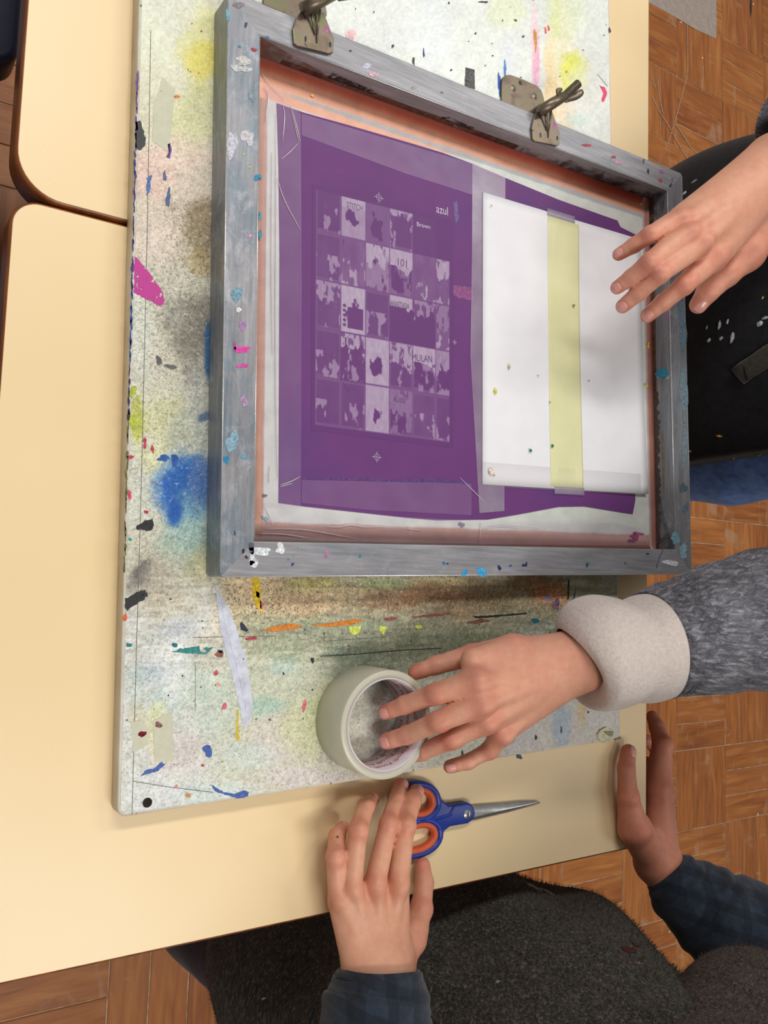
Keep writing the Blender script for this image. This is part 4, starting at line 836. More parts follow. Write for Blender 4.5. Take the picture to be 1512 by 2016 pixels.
def core_text(body, ang, h, size, flip=False):
    me, V = text_mesh(body); V = V * size; x = V[:, 0] - V[:, 0].max() / 2; y = V[:, 1]
    th = math.radians(ang) - (x / .0372) ; r = .0372
    P = np.stack([TC[0] + r * np.cos(th), TC[1] + r * np.sin(th), TC[2] + h + y], 1); me.vertices.foreach_set('co', P.astype(np.float32).ravel()); me.update(); link('lettering', me, M_redp, core)
for i in range(7):
    a = -115 + i * 32
    for j_, h in enumerate((.006, .017, .028)): core_text('Fixo\u00ae', a + (j_ % 2) * 15, h, .0075)
lathe('loose_tape_end', [(.0451, .002), (.0453, .002), (.0453, TH - .002), (.0451, TH - .002)], tuple(TC), tape_mat('tape_end_film', (232, 232, 224), .25, .2), roll, 96) if False else None

# ------------------------------------------------------------------ scissors
t = NT('blue_plastic'); t.color(t.ramp(t.noise(60, 2), [(.3, (22, 50, 140)), (.7, (28, 58, 152))])); t.set(.35); M_blue = t.m
t = NT('orange_rubber'); t.color(t.ramp(t.noise(80, 2), [(.3, (196, 84, 46)), (.7, (206, 94, 54))])); t.set(.5); M_orange = t.m
M_blade = plain('scissor_blade_steel', (188, 188, 188), .3, .85, 120, .06, .06)
sp = un(900, 1604, .004)
sc_ = thing('scissors', 'blue and orange handled scissors lying on the cream desk under a hand', 'scissors', (sp[0], sp[1], 0))
def zpoly(name, pts, z0, z1, m, bev=.0012, seg=3, par=None): return prism(name, [un(u, v, z1)[:2] for u, v in pts], z0, z1, m, par or sc_, bev, seg, True)
zpoly('blade', [(905, 1594), (938, 1585), (985, 1581), (1030, 1577), (1058, 1577), (1065, 1580), (1062, 1582), (1040, 1587), (1000, 1597), (960, 1608), (934, 1615), (905, 1616)], .0012, .0032, M_blade, .0005, 1)
zpoly('blade', [(905, 1600), (945, 1594), (1000, 1588), (1050, 1582), (1062, 1581), (1045, 1587), (1000, 1599), (945, 1612), (905, 1618)], .0002, .0012, M_blade, .0002, 1)
zpoly('handle_shank', [(934, 1591), (937, 1602), (933, 1614), (922, 1622), (887, 1628), (877, 1636), (868, 1648), (856, 1640), (846, 1624), (830, 1618), (820, 1612), (850, 1604), (858, 1590), (852, 1570), (846, 1556), (862, 1566), (883, 1585), (897, 1584), (921, 1580), (930, 1584)], .0006, .0085, M_blue, .002, 3)
zpoly('pivot_ridge', [(800, 1622), (840, 1614), (868, 1607), (885, 1602), (893, 1588), (896, 1588), (890, 1606), (870, 1613), (842, 1620), (800, 1628)], .0080, .0092, M_blue, .0004, 1)
def loop(cx, cy, rx, ry, ang, n=28):
    a = math.radians(ang); out = []
    for i in range(n + 1):
        th = 2 * math.pi * i / n; x = rx * math.cos(th); y = ry * math.sin(th) * (1 + .12 * math.cos(th)); out.append((cx + x * math.cos(a) - y * math.sin(a), cy + x * math.sin(a) + y * math.cos(a)))
    return out
for (cx, cy, rx, ry, ang) in ((818, 1577, 40, 29, 6), (818, 1650, 46, 27, -24)):
    P = [tuple(un(u, v, .0055)) for u, v in loop(cx, cy, rx + 3, ry + 5, ang)]; tube('handle_loop', P, .0036, M_blue, sc_, 14, caps=False, squash=1.25)
    P = [tuple(un(u, v, .0058)) for u, v in loop(cx, cy, rx - 7, ry - 4, ang)]; tube('soft_grip', P, .0034, M_orange, sc_, 14, caps=False, squash=1.3)
pc = un(921, 1603.5, .0088); pv = lathe('pivot_screw', [(.0001, .0007), (.0030, .0006), (.0036, 0), (.0046, .0002), (.0048, -.0004), (.0001, -.0004)], pc, M_blade, sc_, 24)
prism('slot', [(pc[0] - .0006, pc[1] - .0024), (pc[0] + .0006, pc[1] - .0024), (pc[0] + .0006, pc[1] + .0024), (pc[0] - .0006, pc[1] + .0024)], pc[2] + .0006, pc[2] + .0009, paint((60, 36, 24)), pv)
# ------------------------------------------------------------------ people: skin, hands, clothing
t = NT('skin'); a = t.attr(); sc0 = a.outputs['Color']
sc1 = t.mix(.30, sc0, t.ramp(t.noise(140, 5, .6), [(.3, (150, 96, 78)), (.7, (232, 186, 162))]), 'SOFT_LIGHT')
t.color(sc1); t.set(.48, 0, .4); t.b.inputs['Subsurface Weight'].default_value = .18; t.b.inputs['Subsurface Radius'].default_value = (.006, .0025, .0015); t.b.inputs['Subsurface Scale'].default_value = .6
vor = t.n.new('ShaderNodeTexVoronoi'); vor.inputs['Scale'].default_value = 900; t.l(t.co.outputs['Object'], vor.inputs['Vector'])
bh = t.math('ADD', t.math('MULTIPLY', vor.outputs['Distance'], .35), t.math('MULTIPLY', t.noise(260, 4, .6, .8), .9)); t.bump(bh, .22, .0008); M_skin = t.m
t = NT('fingernail'); t.color((224, 160, 150)); t.set(.26, 0, .5); M_nail = t.m
def K(u, v, z, rpx):
    p = un(u, v, z); dep = -float((p - CAMP) @ CAMR[:, 2]); return (p[0], p[1], p[2], rpx * dep / FPX)
def chainK(l): return [K(*p) for p in l]
class Hand:
    def __init__(s, fingers, palm, h=.0016):
        s.f = [chainK(f) for f in fingers]; s.p = [chainK(q) for q in palm]; s.h = h
    def sdf(s, p):
        dp = None
        for c in s.p:
            d = chain(p, c, .006); dp = d if dp is None else smin(dp, d, .012)
        D = dp
        for f in s.f: D = np.minimum(D, smin(chain(p, f, .003), dp, .0055))
        # knuckles stand slightly proud
        for f in s.f:
            for j in (0, 1):
                q = np.array(f[j][:3], np.float32) + np.array([0, 0, f[j][3] * .46], np.float32)
                D = smin(D, np.linalg.norm(p - q, axis=-1) - f[j][3] * (.50 if j == 0 else .56), .008)
        for f in s.f[:4]:   # tendons on the back of the hand
            W_ = np.array(s.p[-1][0][:3], np.float32); A = np.array(f[0][:3], np.float32); B = A + (W_ - A) * .62; up = np.array([0, 0, 1], np.float32)
            D = smin(D, cone(p, A + up * f[0][3] * .62, B + up * f[0][3] * .50, .0042, .0028), .007)
        # shallow skin folds across the middle joints
        for f in s.f:
            for j in (1, 2):
                if j >= len(f) - 1: continue
                A = np.array(f[j - 1][:3]); B = np.array(f[j + 1][:3]); ax = (B - A) / np.linalg.norm(B - A); c = np.array(f[j][:3], np.float32)
                r = np.linalg.norm(p - c, axis=-1); x = (p - c) @ ax.astype(np.float32)
                D = D + .00035 * np.exp(-(r / (f[j][3] * 1.5)) ** 4) * np.cos(x / .0032 * 6.283 * .5) ** 2
        return D
    clip = None
    def build(s, tint=1.0, base=(206, 152, 128)):
        P = np.array([q for c in s.f + s.p for q in c]); lo = (P[:, :3] - P[:, 3:]).min(0) - .006; hi = (P[:, :3] + P[:, 3:]).max(0) + .006
        V, F = nets(s.sdf if s.clip is None else (lambda p: np.maximum(s.sdf(p), -s.clip(p))), lo, hi, s.h)
        c = np.tile(np.array(base, float), (len(V), 1)); n = fbm(V[:, 0] * 60 + V[:, 2] * 31, V[:, 1] * 60, 5)
        red = np.zeros(len(V))
        for f in s.f:
            for j in range(len(f)):
                r = np.linalg.norm(V - np.array(f[j][:3]), axis=1) / f[j][3]
                w_ = {0: .40, 1: .55}.get(j, .30) if j < len(f) - 1 else .75
                red = np.maximum(red, w_ * np.exp(-(r / 1.5) ** 4))
        m = np.clip(red + .5 * (n - .5), 0, 1)[:, None]
        c = c * (1 - m) + np.array([196., 118., 102.]) * m; c = c * tint
        return V, F, c
    def nails(s, idx, parent, up=(0, 0, 1), w=.62, lift=.60):
        for i, u_ in idx:
            A = np.array(s.f[i][-2][:3]); B = np.array(s.f[i][-1][:3]); r = s.f[i][-1][3]; ax = (B - A) / np.linalg.norm(B - A); n = np.array(u_, float); n = n - ax * (n @ ax); n /= np.linalg.norm(n); b = np.cross(ax, n)
            vs = []; fs = []; nu, nv = 9, 9
            for iu in range(nu):
                for iv in range(nv):
                    x = -1 + 2 * iu / (nu - 1); y = -1 + 2 * iv / (nv - 1)
                    # disc-ish outline
                    qx = x * math.sqrt(1 - y * y / 2.6); qy = y * math.sqrt(1 - x * x / 2.6)
                    th = qy * 1.0
                    pos = B + ax * (r * .02 + qx * r * .74) + b * (math.sin(th) * r * .82) + n * (r * (math.cos(th) * 1.0 + .03) - max(0, qx) ** 2 * r * .42)
                    vs.append(pos)
            for iu in range(nu - 1):
                for iv in range(nv - 1): fs.append((iu * nv + iv, (iu + 1) * nv + iv, (iu + 1) * nv + iv + 1, iu * nv + iv + 1))
            o = mesh('fingernail', vs, fs, M_nail, parent, True); md = o.modifiers.new('t', 'SOLIDIFY'); md.thickness = .0006; md.offset = -1
def body_mesh(fn, lo, hi, h): return nets(fn, lo, hi, h)
def person(label, hands, body, tints, group=None, loc=None):
    Vs, Fs, Cs = [], [], []; k_ = 0
    for h_, (ti, ba) in zip(hands, tints):
        V, F, c = h_.build(ti, ba); Vs.append(V); Fs.append(F + k_); Cs.append(c); k_ += len(V)
    V, F = body; Vs.append(V); Fs.append(F + k_); Cs.append(np.tile(np.array([200., 148., 124.]), (len(V), 1)))
    o = raw_mesh('person', np.concatenate(Vs), np.concatenate(Fs), M_skin); set_colors(o, np.concatenate(Cs))
    tag(o, label, 'person'); return o
def blobs(l, k_):
    def f(p):
        D = None
        for c in l:
            d = chain(p, c, k_); D = d if D is None else smin(D, d, k_)
        return D
    return f
def wav(p, a, f, seed=0):
    rg = np.random.default_rng(seed); s = 0
    for i in range(5):
        d = rg.normal(size=3); d /= np.linalg.norm(d); s = s + np.sin((p @ d.astype(np.float32)) * f * (1 + .35 * i) + rg.uniform(0, 6)) / (1 + .4 * i)
    return a * s
# fabrics
def cloth(name, stops, scale, rough=.9, bump=.5, stretch=None, rot=(0, 0, 0), dist=.0015, sheen=.3, nb=None):
    t = NT(name); n = t.noise(scale, 5, .65, .3, stretch, rot); t.color(t.ramp(n, stops)); t.set(rough, 0, .2); t.b.inputs['Sheen Weight'].default_value = sheen; t.bump(t.noise(nb or scale, 4, .7, .3, stretch, rot), bump, dist); return t.m
M_cuff = cloth('cream_fleece', [(.3, (206, 192, 184)), (.7, (226, 214, 206))], 300, .95, .5, None, (0, 0, 0), .002, .4)
M_apr1 = cloth('black_canvas', [(.3, (20, 20, 23)), (.7, (34, 34, 38))], 90, .8, .35, None, (0, 0, 0), .002, .1, 500)
M_jean = cloth('blue_denim', [(.3, (62, 92, 146)), (.7, (100, 132, 186))], 60, .9, .4, None, (0, 0, 0), .001, .1, 700)
M_shirt = cloth('slate_flannel', [(.3, (32, 40, 52)), (.7, (52, 63, 78))], 90, .9, .4, None, (0, 0, 0), .001, .25, 500)
def fuzzy(name, dark, mid, light, scale, st, rot):
    t = NT(name); a = t.noise(scale, 3, .7, .6, st, rot); b = t.noise(scale * .12, 4, .6); c = t.ramp(a, [(.40, dark), (.54, mid), (.66, light)])
    c = t.mix(t.step(b, .35, .65), c, tuple(int(x * .72) for x in mid), 'MULTIPLY') if False else t.mix(.35, c, t.ramp(b, [(.35, tuple(int(x * .6) for x in mid)), (.65, tuple(min(255, int(x * 1.25)) for x in mid))]))
    t.color(c); t.set(.95, 0, .12); t.b.inputs['Sheen Weight'].default_value = .15; t.bump(a, 1.0, .006); return t.m
M_apr2 = fuzzy('dark_grey_terry', (26, 23, 18), (64, 59, 50), (128, 120, 106), 300, (1, .3, 1), (0, 0, .75))
M_grey = fuzzy('grey_fleece', (72, 72, 80), (124, 123, 131), (184, 182, 190), 190, (.16, 1.3, 1), (0, 0, .62))
M_wool = fuzzy('brown_wool', (44, 34, 30), (86, 72, 64), (140, 122, 112), 380, (1, .35, 1), (0, 0, -.5))
t = NT('slate_plaid_flannel'); c = t.ramp(t.noise(90, 5, .65, .3), [(.3, (32, 40, 52)), (.7, (54, 65, 80))])
for ax_r in ((0, 0, .35), (0, 0, 1.92)):
    mp = t.n.new('ShaderNodeMapping'); mp.inputs['Rotation'].default_value = ax_r; t.l(t.co.outputs['Object'], mp.inputs[0]); wv = t.n.new('ShaderNodeTexWave'); wv.inputs['Scale'].default_value = 14; wv.inputs['Distortion'].default_value = .6; wv.inputs['Detail'].default_value = 1; t.l(mp.outputs[0], wv.inputs['Vector'])
    c = t.mix(t.math('MULTIPLY', t.step(wv.outputs['Fac'], .62, .75), .45), c, (20, 24, 32))
t.color(c); t.set(.9, 0, .2); t.b.inputs['Sheen Weight'].default_value = .2; t.bump(t.noise(500, 4, .7), .4, .001); M_shirt = t.m
M_trou = cloth('dark_trousers', [(.3, (28, 24, 38)), (.7, (42, 36, 54))], 60, .9, .2, None, (0, 0, 0), .001, .1)
M_hair = cloth('dark_hair', [(.3, (34, 24, 18)), (.7, (64, 46, 34))], 120, .6, .6, (1, 1, .1), (0, 0, 0), .003, .1)
M_seam = plain('seam_thread', (26, 30, 38), .9)
def sleeve(name, keys, mat, parent, wob=.05, seed=0, n=40, per=8, rim=.0025, wall=True):
    """open cloth tube with thickness from (u, v, z, radius px) keys"""
    P = [np.array(K(*q)) for q in keys]; C = catmull(P, per); m = len(C)
    # roll the rim inward
    pts = [c[:3] for c in C]; rad = [c[3] for c in C]
    o = tube(name, pts, rad, mat, parent, n, caps=False, wob=wob, seed=seed)
    md = o.modifiers.new('cloth', 'SOLIDIFY'); md.thickness = rim; md.offset = -1
    sb = o.modifiers.new('soft', 'SUBSURF'); sb.levels = 1; sb.render_levels = 2
    return o
def ring(name, key, nxt, mat, parent, r=.0016, k_=1.0):
    a = np.array(K(*key)); b = np.array(K(*nxt)); d = (b - a)[:3]; d /= np.linalg.norm(d); z = np.array([0, 0, 1.]); z = z - d * (z @ d); z /= np.linalg.norm(z); x = np.cross(d, z)
    P = [a[:3] + (x * math.cos(th) + z * math.sin(th)) * a[3] * k_ for th in np.linspace(0, 2 * math.pi, 33)]
    tube(name, P, r, mat, parent, 8, caps=False)

# ---- person at the right: right hand over the sheet, left hand in the tape roll
HA = Hand([[(1401, 508, .150, 27), (1345, 563, .140, 19), (1306, 595, .122, 17), (1275, 621, .108, 14.5)],
           [(1373, 480, .156, 26), (1297, 540, .146, 19), (1257, 577, .126, 16.5), (1226, 603, .110, 14)],
           [(1349, 463, .154, 25), (1277, 517, .144, 18), (1243, 546, .126, 16), (1215, 566, .112, 13.5)],
           [(1334, 434, .148, 23), (1278, 463, .138, 16.5), (1248, 483, .124, 15), (1218, 501, .112, 12.5)],
           [(1470, 496, .146, 36), (1430, 540, .134, 25), (1394, 573, .122, 22), (1375, 600, .112, 17.5)]],
          [[(1530, 330, .170, 50), (1401, 508, .146, 30)], [(1530, 330, .170, 52), (1373, 480, .150, 29)], [(1525, 325, .170, 50), (1349, 463, .148, 28)], [(1515, 322, .166, 48), (1340, 430, .142, 25)],
           [(1530, 370, .160, 50), (1470, 500, .146, 34)], [(1540, 330, .172, 62), (1640, 250, .185, 62), (1760, 170, .20, 72)]])
HB = Hand([[(938, 1343, .104, 28), (858, 1366, .080, 21), (797, 1388, .053, 18), (760, 1402, .037, 15)],
           [(945, 1385, .106, 27), (862, 1421, .084, 20.5), (802, 1447, .055, 18), (762, 1459, .037, 16.5)],
           [(955, 1420, .100, 25), (888, 1456, .080, 19), (832, 1480, .056, 17), (797, 1491, .040, 14.5)],
           [(987, 1445, .092, 22), (963, 1477, .078, 16.5), (921, 1500, .068, 15), (886, 1509, .060, 13.5)],
           [(1010, 1282, .090, 32), (930, 1290, .074, 22), (858, 1310, .058, 18), (818, 1324, .050, 15)]],
          [[(1138, 1284, .108, 36), (938, 1343, .100, 29)], [(1138, 1296, .108, 38), (945, 1385, .101, 28)], [(1138, 1312, .106, 38), (955, 1420, .096, 26)], [(1138, 1322, .104, 36), (987, 1442, .088, 23)],
           [(1120, 1284, .102, 36), (1010, 1284, .092, 31), (930, 1300, .092, 24)], [(1135, 1303, .106, 52), (1220, 1285, .116, 56), (1300, 1270, .126, 62)]])
def roll_sd(p):   # fingers rest against the tape roll
    r = np.hypot(p[..., 0] - TC[0], p[..., 1] - TC[1]); return np.maximum(np.maximum(r - .0454, .0370 - r), np.maximum(p[..., 2] - (TC[2] + TH + .0003), TC[2] - p[..., 2]))
HB.clip = roll_sd
t0 = (1.0, (222, 168, 144))
body1 = blobs([[(.30, .67, .10, .10), (.26, .67, .28, .12), (.20, .66, .46, .10)], [(.19, .50, .44, .055), (.19, .84, .44, .055)], [(.17, .66, .50, .05), (.11, .655, .60, .05)], [(.07, .65, .66, .078), (.03, .65, .60, .06)], [(-.006, .65, .652, .010), (-.026, .65, .622, .014)],
               [(.30, .55, .10, .085), (.30, .53, -.25, .06), (.31, .53, -.66, .035), (.22, .53, -.71, .03)], [(.30, .79, .10, .085), (.30, .80, -.25, .06), (.31, .80, -.66, .035), (.22, .80, -.71, .03)],
               [(.19, .47, .43, .045), (.07, .27, .20, .036), tuple(K(1330, 1262, .130, 50))], [(.19, .87, .43, .045), (.21, .93, .23, .036), tuple(K(1660, 236, .187, 55))]], .03)
P1 = person('person in black apron and grey fleece reaching into the tape roll', [HA, HB], nets(body1, (-.2, .18, -.75), (.45, 1.05, .78), .010), [t0, t0])
HA.nails([(0, (-.5, 0, 1)), (1, (-.5, 0, 1)), (2, (-.5, 0, 1)), (3, (-.5, 0.3, 1)), (4, (-.3, -.6, .6))], P1); HB.nails([(0, (-.6, 0, .8)), (1, (-.6, 0, .8)), (2, (-.6, 0, .8)), (3, (-.6, -.2, .8))], P1)
legs1 = [[(.30, .55, .14, .115), (.30, .535, -.10, .105), (.29, .53, -.30, .085), (.31, .53, -.69, .070)], [(.30, .79, .14, .115), (.30, .80, -.10, .105), (.29, .80, -.30, .085), (.31, .80, -.69, .070)]]
jb = blobs(legs1, .03)
raw_mesh('jeans', *nets(lambda p: jb(p) + wav(p, .0022, 34, 3), (.12, .36, -.73), (.48, .98, .27), .010), M_jean, P1)
ab = blobs(legs1 + [[(.29, .67, .30, .14), (.29, .67, -.05, .13), (.28, .67, -.30, .11)]], .14)
def apron1(p):
    d = ab(p) - .019 + wav(p, .0055, 17, 8)
    side = .462 + .03 * np.clip(p[..., 2] + .3, 0, 1) + (p[..., 0] - .2) * .10
    return np.maximum(np.maximum(d, p[..., 0] - .40), np.maximum(side - p[..., 1], np.maximum(-.42 - p[..., 2], p[..., 2] - .40)))
raw_mesh('apron', *nets(apron1, (.05, .38, -.45), (.46, 1.0, .44), .0065), M_apr1, P1)
tb = blobs([[(.30, .67, .14, .135), (.27, .67, .28, .145), (.21, .66, .44, .125)], [(.20, .50, .44, .075), (.20, .83, .44, .075)], [(.19, .48, .43, .072), (.13, .37, .31, .064), (.09, .29, .22, .062)], [(.19, .86, .43, .072), (.205, .91, .32, .064), (.205, .925, .245, .060)]], .05)
raw_mesh('fleece_top', *nets(lambda p: tb(p) + wav(p, .003, 26, 2), (.0, .20, .0), (.5, 1.02, .6), .010), M_grey, P1)
sleeve('fleece_sleeve', [(1290, 1268, .126, 101), (1330, 1258, .132, 108), (1400, 1240, .146, 120), (1512, 1218, .165, 134), (1640, 1180, .19, 140), (1850, 1080, .24, 150)], M_grey, P1, .035, 4)
sleeve('cream_cuff', [(1145, 1293, .1100, 66), (1145.5, 1292.6, .1101, 76), (1146.5, 1292, .1103, 88), (1149, 1291, .1108, 98), (1155, 1289, .1115, 105), (1165, 1287.5, .1125, 107), (1180, 1286, .114, 107), (1200, 1284, .116, 105), (1222, 1281.5, .118, 99), (1236, 1280, .1195, 92), (1250, 1278.5, .121, 98), (1270, 1276, .123, 102), (1290, 1273, .1255, 99), (1312, 1270, .128, 94)], M_cuff, P1, .04, 9, per=1)
ring('seam', (1302, 1266, .128, 104), (1330, 1258, .132, 106), M_seam, P1, .0011)
sleeve('fleece_sleeve', [(1562, 262, .19, 84), (1640, 225, .20, 92), (1760, 165, .21, 110)], M_grey, P1, .04, 6)
hr = blobs([[(.085, .65, .685, .085), (.11, .65, .62, .075)]], .03); raw_mesh('hair', *nets(lambda p: np.maximum(hr(p) + wav(p, .002, 60, 1), -(p[..., 0] - .03)), (-.05, .52, .5), (.25, .78, .8), .008), M_hair, P1)
# apron strap, pocket loop and paint flecks, laid on the apron surface along the line of sight
def on_apron(fn, u, v, z0=.12, z1=-.4):
    zs = np.linspace(z0, z1, 400); P = np.array([un(u, v, z) for z in zs]).astype(np.float32); d = fn(P); i = np.argmax(d < 0); return P[i]
def fleck(fn, parent, u, v, ru, rv, c, ang=0, name='paint_fleck'):
    """small film of paint lying on the cloth where photo pixel (u, v) meets it"""
    rg = random.Random(int(u * 3 + v)); c0 = on_apron(fn, u, v).astype(float); e = .006
    g = np.array([float(fn((c0 + e * np.eye(3)[i]).astype(np.float32)[None])[0] - fn((c0 - e * np.eye(3)[i]).astype(np.float32)[None])[0]) for i in range(3)]); g /= np.linalg.norm(g) + 1e-9
    dep = -float((c0 - CAMP) @ CAMR[:, 2]); s_ = dep / FPX; vw = (CAMP - c0) / np.linalg.norm(CAMP - c0); k_n = max(.35, abs(vw @ g))
    X = CAMR[:, 0] - g * (g @ CAMR[:, 0]); X /= np.linalg.norm(X); Y = np.cross(g, X); n = 14; vs = []
    for k_ in range(n):
        th = 6.283 * k_ / n; q = 1 + .25 * math.sin(2 * th + rg.uniform(0, 1)) + rg.uniform(-.15, .15); vs.append(c0 + X * (ru * s_ * q * math.cos(th)) + Y * (rv * s_ * q * math.sin(th)) + g * .0015)
    vs.append(c0 + g * .0028); vs += [p - g * .004 for p in vs[:n]]
    mesh(name, vs, [(i, (i + 1) % n, n) for i in range(n)] + [(n + 1 + i, n + 1 + (i + 1) % n, (i + 1) % n, i) for i in range(n)], paint(c, .5), parent)
WF = (176, 180, 184)
for (u, v, a_, b_, c) in [(1417, 640, 3, 9, WF), (1433, 633, 2.5, 5, WF), (1421, 666, 5, 6, WF), (1442, 664, 3.5, 11, WF), (1396, 670, 3, 4, WF), (1497, 637, 5, 6, WF), (1507, 626, 5, 3, WF), (1392, 645, 2, 4, (120, 110, 130)), (1417, 858, 5, 3, (222, 170, 60)), (1481, 902, 8, 5, (40, 120, 40)), (1492, 894, 5, 5, (50, 130, 44)), (1443, 901, 3, 2, (150, 130, 110)), (1359, 888, 3, 2.5, (140, 130, 120)), (1367, 358, 5, 2, (150, 150, 154)), (1348, 381, 4, 3, (190, 190, 190)), (1502, 587, 2, 3, (180, 170, 60)), (1365, 934, 8, 4, (74, 40, 70)), (1508, 720, 4, 3, WF)]: fleck(apron1, P1, u, v, a_, b_, c)
st_ = [on_apron(apron1, u, v) for u, v in ((1452, 742), (1470, 728), (1490, 716), (1512, 700), (1545, 680))]
M_strap = cloth('olive_webbing', [(.3, (48, 46, 38)), (.7, (72, 68, 58))], 300, .9, .5)
tw = np.array(CAMP) - st_[0]; tw /= np.linalg.norm(tw)
tube('apron_strap', [p + tw * .004 for p in st_], [.012] * 5, M_strap, P1, 14, flat=tuple(tw), squash=.25)
p_ = [on_apron(apron1, 1466, 722), on_apron(apron1, 1472, 748)]; tube('strap_stitching', [q + tw * .0075 for q in p_], .0015, M_seam, P1, 6)

# ---- person at the bottom: left hand on the scissors, right hand gripping the desk edge
HC = Hand([[(783, 1738, .046, 22), (798, 1624, .041, 19), (811, 1580, .028, 17.5), (819, 1559, .019, 15)],
           [(738, 1738, .046, 22), (765, 1622, .038, 18), (781, 1575, .022, 16.5), (789, 1546, .012, 14.5)],
           [(692, 1745, .042, 21), (705, 1634, .042, 18.5), (720, 1588, .026, 17), (733, 1574, .013, 13.5)],
           [(666, 1768, .036, 20), (660, 1686, .037, 18), (664, 1645, .024, 16.5), (673, 1630, .012, 13)],
           [(812, 1850, .034, 26), (829, 1788, .022, 21.5), (836, 1738, .014, 18), (832, 1703, .0115, 15)]],
          [[(775, 1910, .044, 34), (784, 1752, .041, 22)], [(755, 1908, .046, 34), (738, 1752, .041, 22)], [(730, 1912, .045, 34), (694, 1758, .038, 22)], [(712, 1918, .042, 34), (668, 1780, .033, 22)],
           [(780, 1905, .036, 34), (815, 1830, .032, 26)], [(747, 1912, .044, 66), (742, 2000, .054, 68), (738, 2120, .075, 80)]])
HD = Hand([[(1293, 1548, -.004, 27), (1304, 1466, -.008, 19), (1294, 1432, -.024, 15.5), (1284, 1411, -.034, 12)],
           [(1302, 1560, -.018, 23), (1305, 1494, -.034, 16), (1288, 1466, -.043, 14), (1268, 1456, -.045, 12)],
           [(1304, 1590, -.034, 20), (1302, 1525, -.050, 16), (1284, 1505, -.053, 13), (1268, 1498, -.053, 11)],
           [(1300, 1620, -.046, 18), (1292, 1562, -.060, 14), (1278, 1548, -.062, 11), (1265, 1542, -.060, 10)],
           [(1248, 1632, .016, 31), (1236, 1568, .018, 20.5), (1233, 1513, .0155, 17), (1237, 1480, .0125, 15)]],
          [[(1300, 1695, .004, 34), (1290, 1548, -.006, 25)], [(1306, 1690, -.004, 32), (1302, 1562, -.018, 22)], [(1300, 1700, -.012, 30), (1302, 1592, -.032, 20)], [(1290, 1700, -.014, 28), (1298, 1620, -.044, 18)],
           [(1285, 1690, .008, 34), (1250, 1630, .014, 33)], [(1292, 1700, .004, 42), (1340, 1745, .020, 46), (1420, 1800, .05, 52)]])
def desk_box(p):   # the hand lies against the desk instead of sinking into it
    q = np.stack([np.abs(p[..., 0] + .355) - .3552, np.abs(p[..., 1] - .30) - .3002, np.abs(p[..., 2] + .0135) - .0139], -1); return np.max(q, -1)
loop_sd = [[tuple(un(u, v, .0055)) + (.0047,) for u, v in loop(cx, cy, rx + 3, ry + 5, ang, 20)] for (cx, cy, rx, ry, ang) in ((818, 1577, 40, 29, 6), (818, 1650, 46, 27, -24))]
def desk_and_loops(p):
    d = desk_box(p)
    for l in loop_sd: d = np.minimum(d, chain(p, l, 0))
    return d
HD.clip = desk_box; HC.clip = desk_and_loops
body2 = blobs([[(-.17, -.26, .10, .10), (-.16, -.24, .26, .12), (-.15, -.20, .42, .10)], [(-.31, -.20, .42, .055), (.02, -.20, .42, .055)], [(-.15, -.18, .48, .05), (-.15, -.13, .56, .05)], [(-.15, -.09, .63, .078), (-.15, -.05, .57, .06)], [(-.15, -.014, .622, .010), (-.15, .006, .592, .014)],
               [(-.27, -.26, .10, .085), (-.28, -.24, -.25, .06), (-.28, -.28, -.66, .035), (-.28, -.18, -.71, .03)], [(-.08, -.26, .10, .085), (-.08, -.24, -.25, .06), (-.08, -.28, -.66, .035), (-.08, -.18, -.71, .03)],
               [(-.33, -.20, .41, .045), (-.385, -.27, .15, .036), tuple(K(738, 2120, .075, 60))], [(.03, -.20, .41, .045), (.17, -.17, .13, .036), tuple(K(1420, 1800, .05, 48))]], .03)
P2 = person('person in grey apron and slate shirt pressing on the scissors', [HC, HD], nets(body2, (-.48, -.40, -.75), (.28, .06, .75), .010), [(1.0, (214, 164, 138)), (.97, (204, 142, 118))])
HC.nails([(0, (.5, .3, 1)), (1, (0, -.2, 1)), (2, (.55, .6, .6)), (3, (.6, .6, .5))], P2); HD.nails([(4, (.12, -.2, 1))], P2)
sp_ = K(662, 1647, .030, 2); lathe('mole', [(.0001, .0006), (.0010, .0003), (.0012, -.0004), (.0001, -.0004)], (sp_[0], sp_[1], .0325), paint((70, 40, 34)), P2, 8)
legs2 = [[(-.26, -.25, .12, .105), (-.265, -.22, -.12, .100), (-.275, -.22, -.30, .085), (-.28, -.27, -.69, .065)], [(-.10, -.25, .12, .105), (-.10, -.22, -.12, .100), (-.08, -.22, -.30, .085), (-.08, -.27, -.69, .065)]]
tb2 = blobs(legs2, .03); raw_mesh('trousers', *nets(lambda p: tb2(p) + .016 + wav(p, .002, 34, 5), (-.45, -.42, -.73), (.08, -.05, .25), .010), M_trou, P2)
ab2 = blobs(legs2 + [[(-.18, -.25, .16, .14), (-.18, -.22, -.05, .13), (-.20, -.21, -.36, .12)]], .09)
def apron2(p):
    q = p.copy(); q[..., 0] = q[..., 0] - .030 - .02 * np.clip(p[..., 2], -.3, .2)
    fold = .006 * np.sin(38 * (p[..., 2] * .8 + p[..., 0] * .55 + .03 * np.sin(14 * p[..., 0]))) * np.exp(-((p[..., 2] + .06) / .14) ** 2)
    d = ab2(q) - .016 + wav(p, .0045, 24, 12) + fold
    return np.maximum(np.maximum(d, -.34 - p[..., 1]), np.maximum(-.44 - p[..., 2], p[..., 2] - .20))
raw_mesh('apron', *nets(apron2, (-.50, -.38, -.46), (.16, .02, .22), .0065), M_apr2, P2)
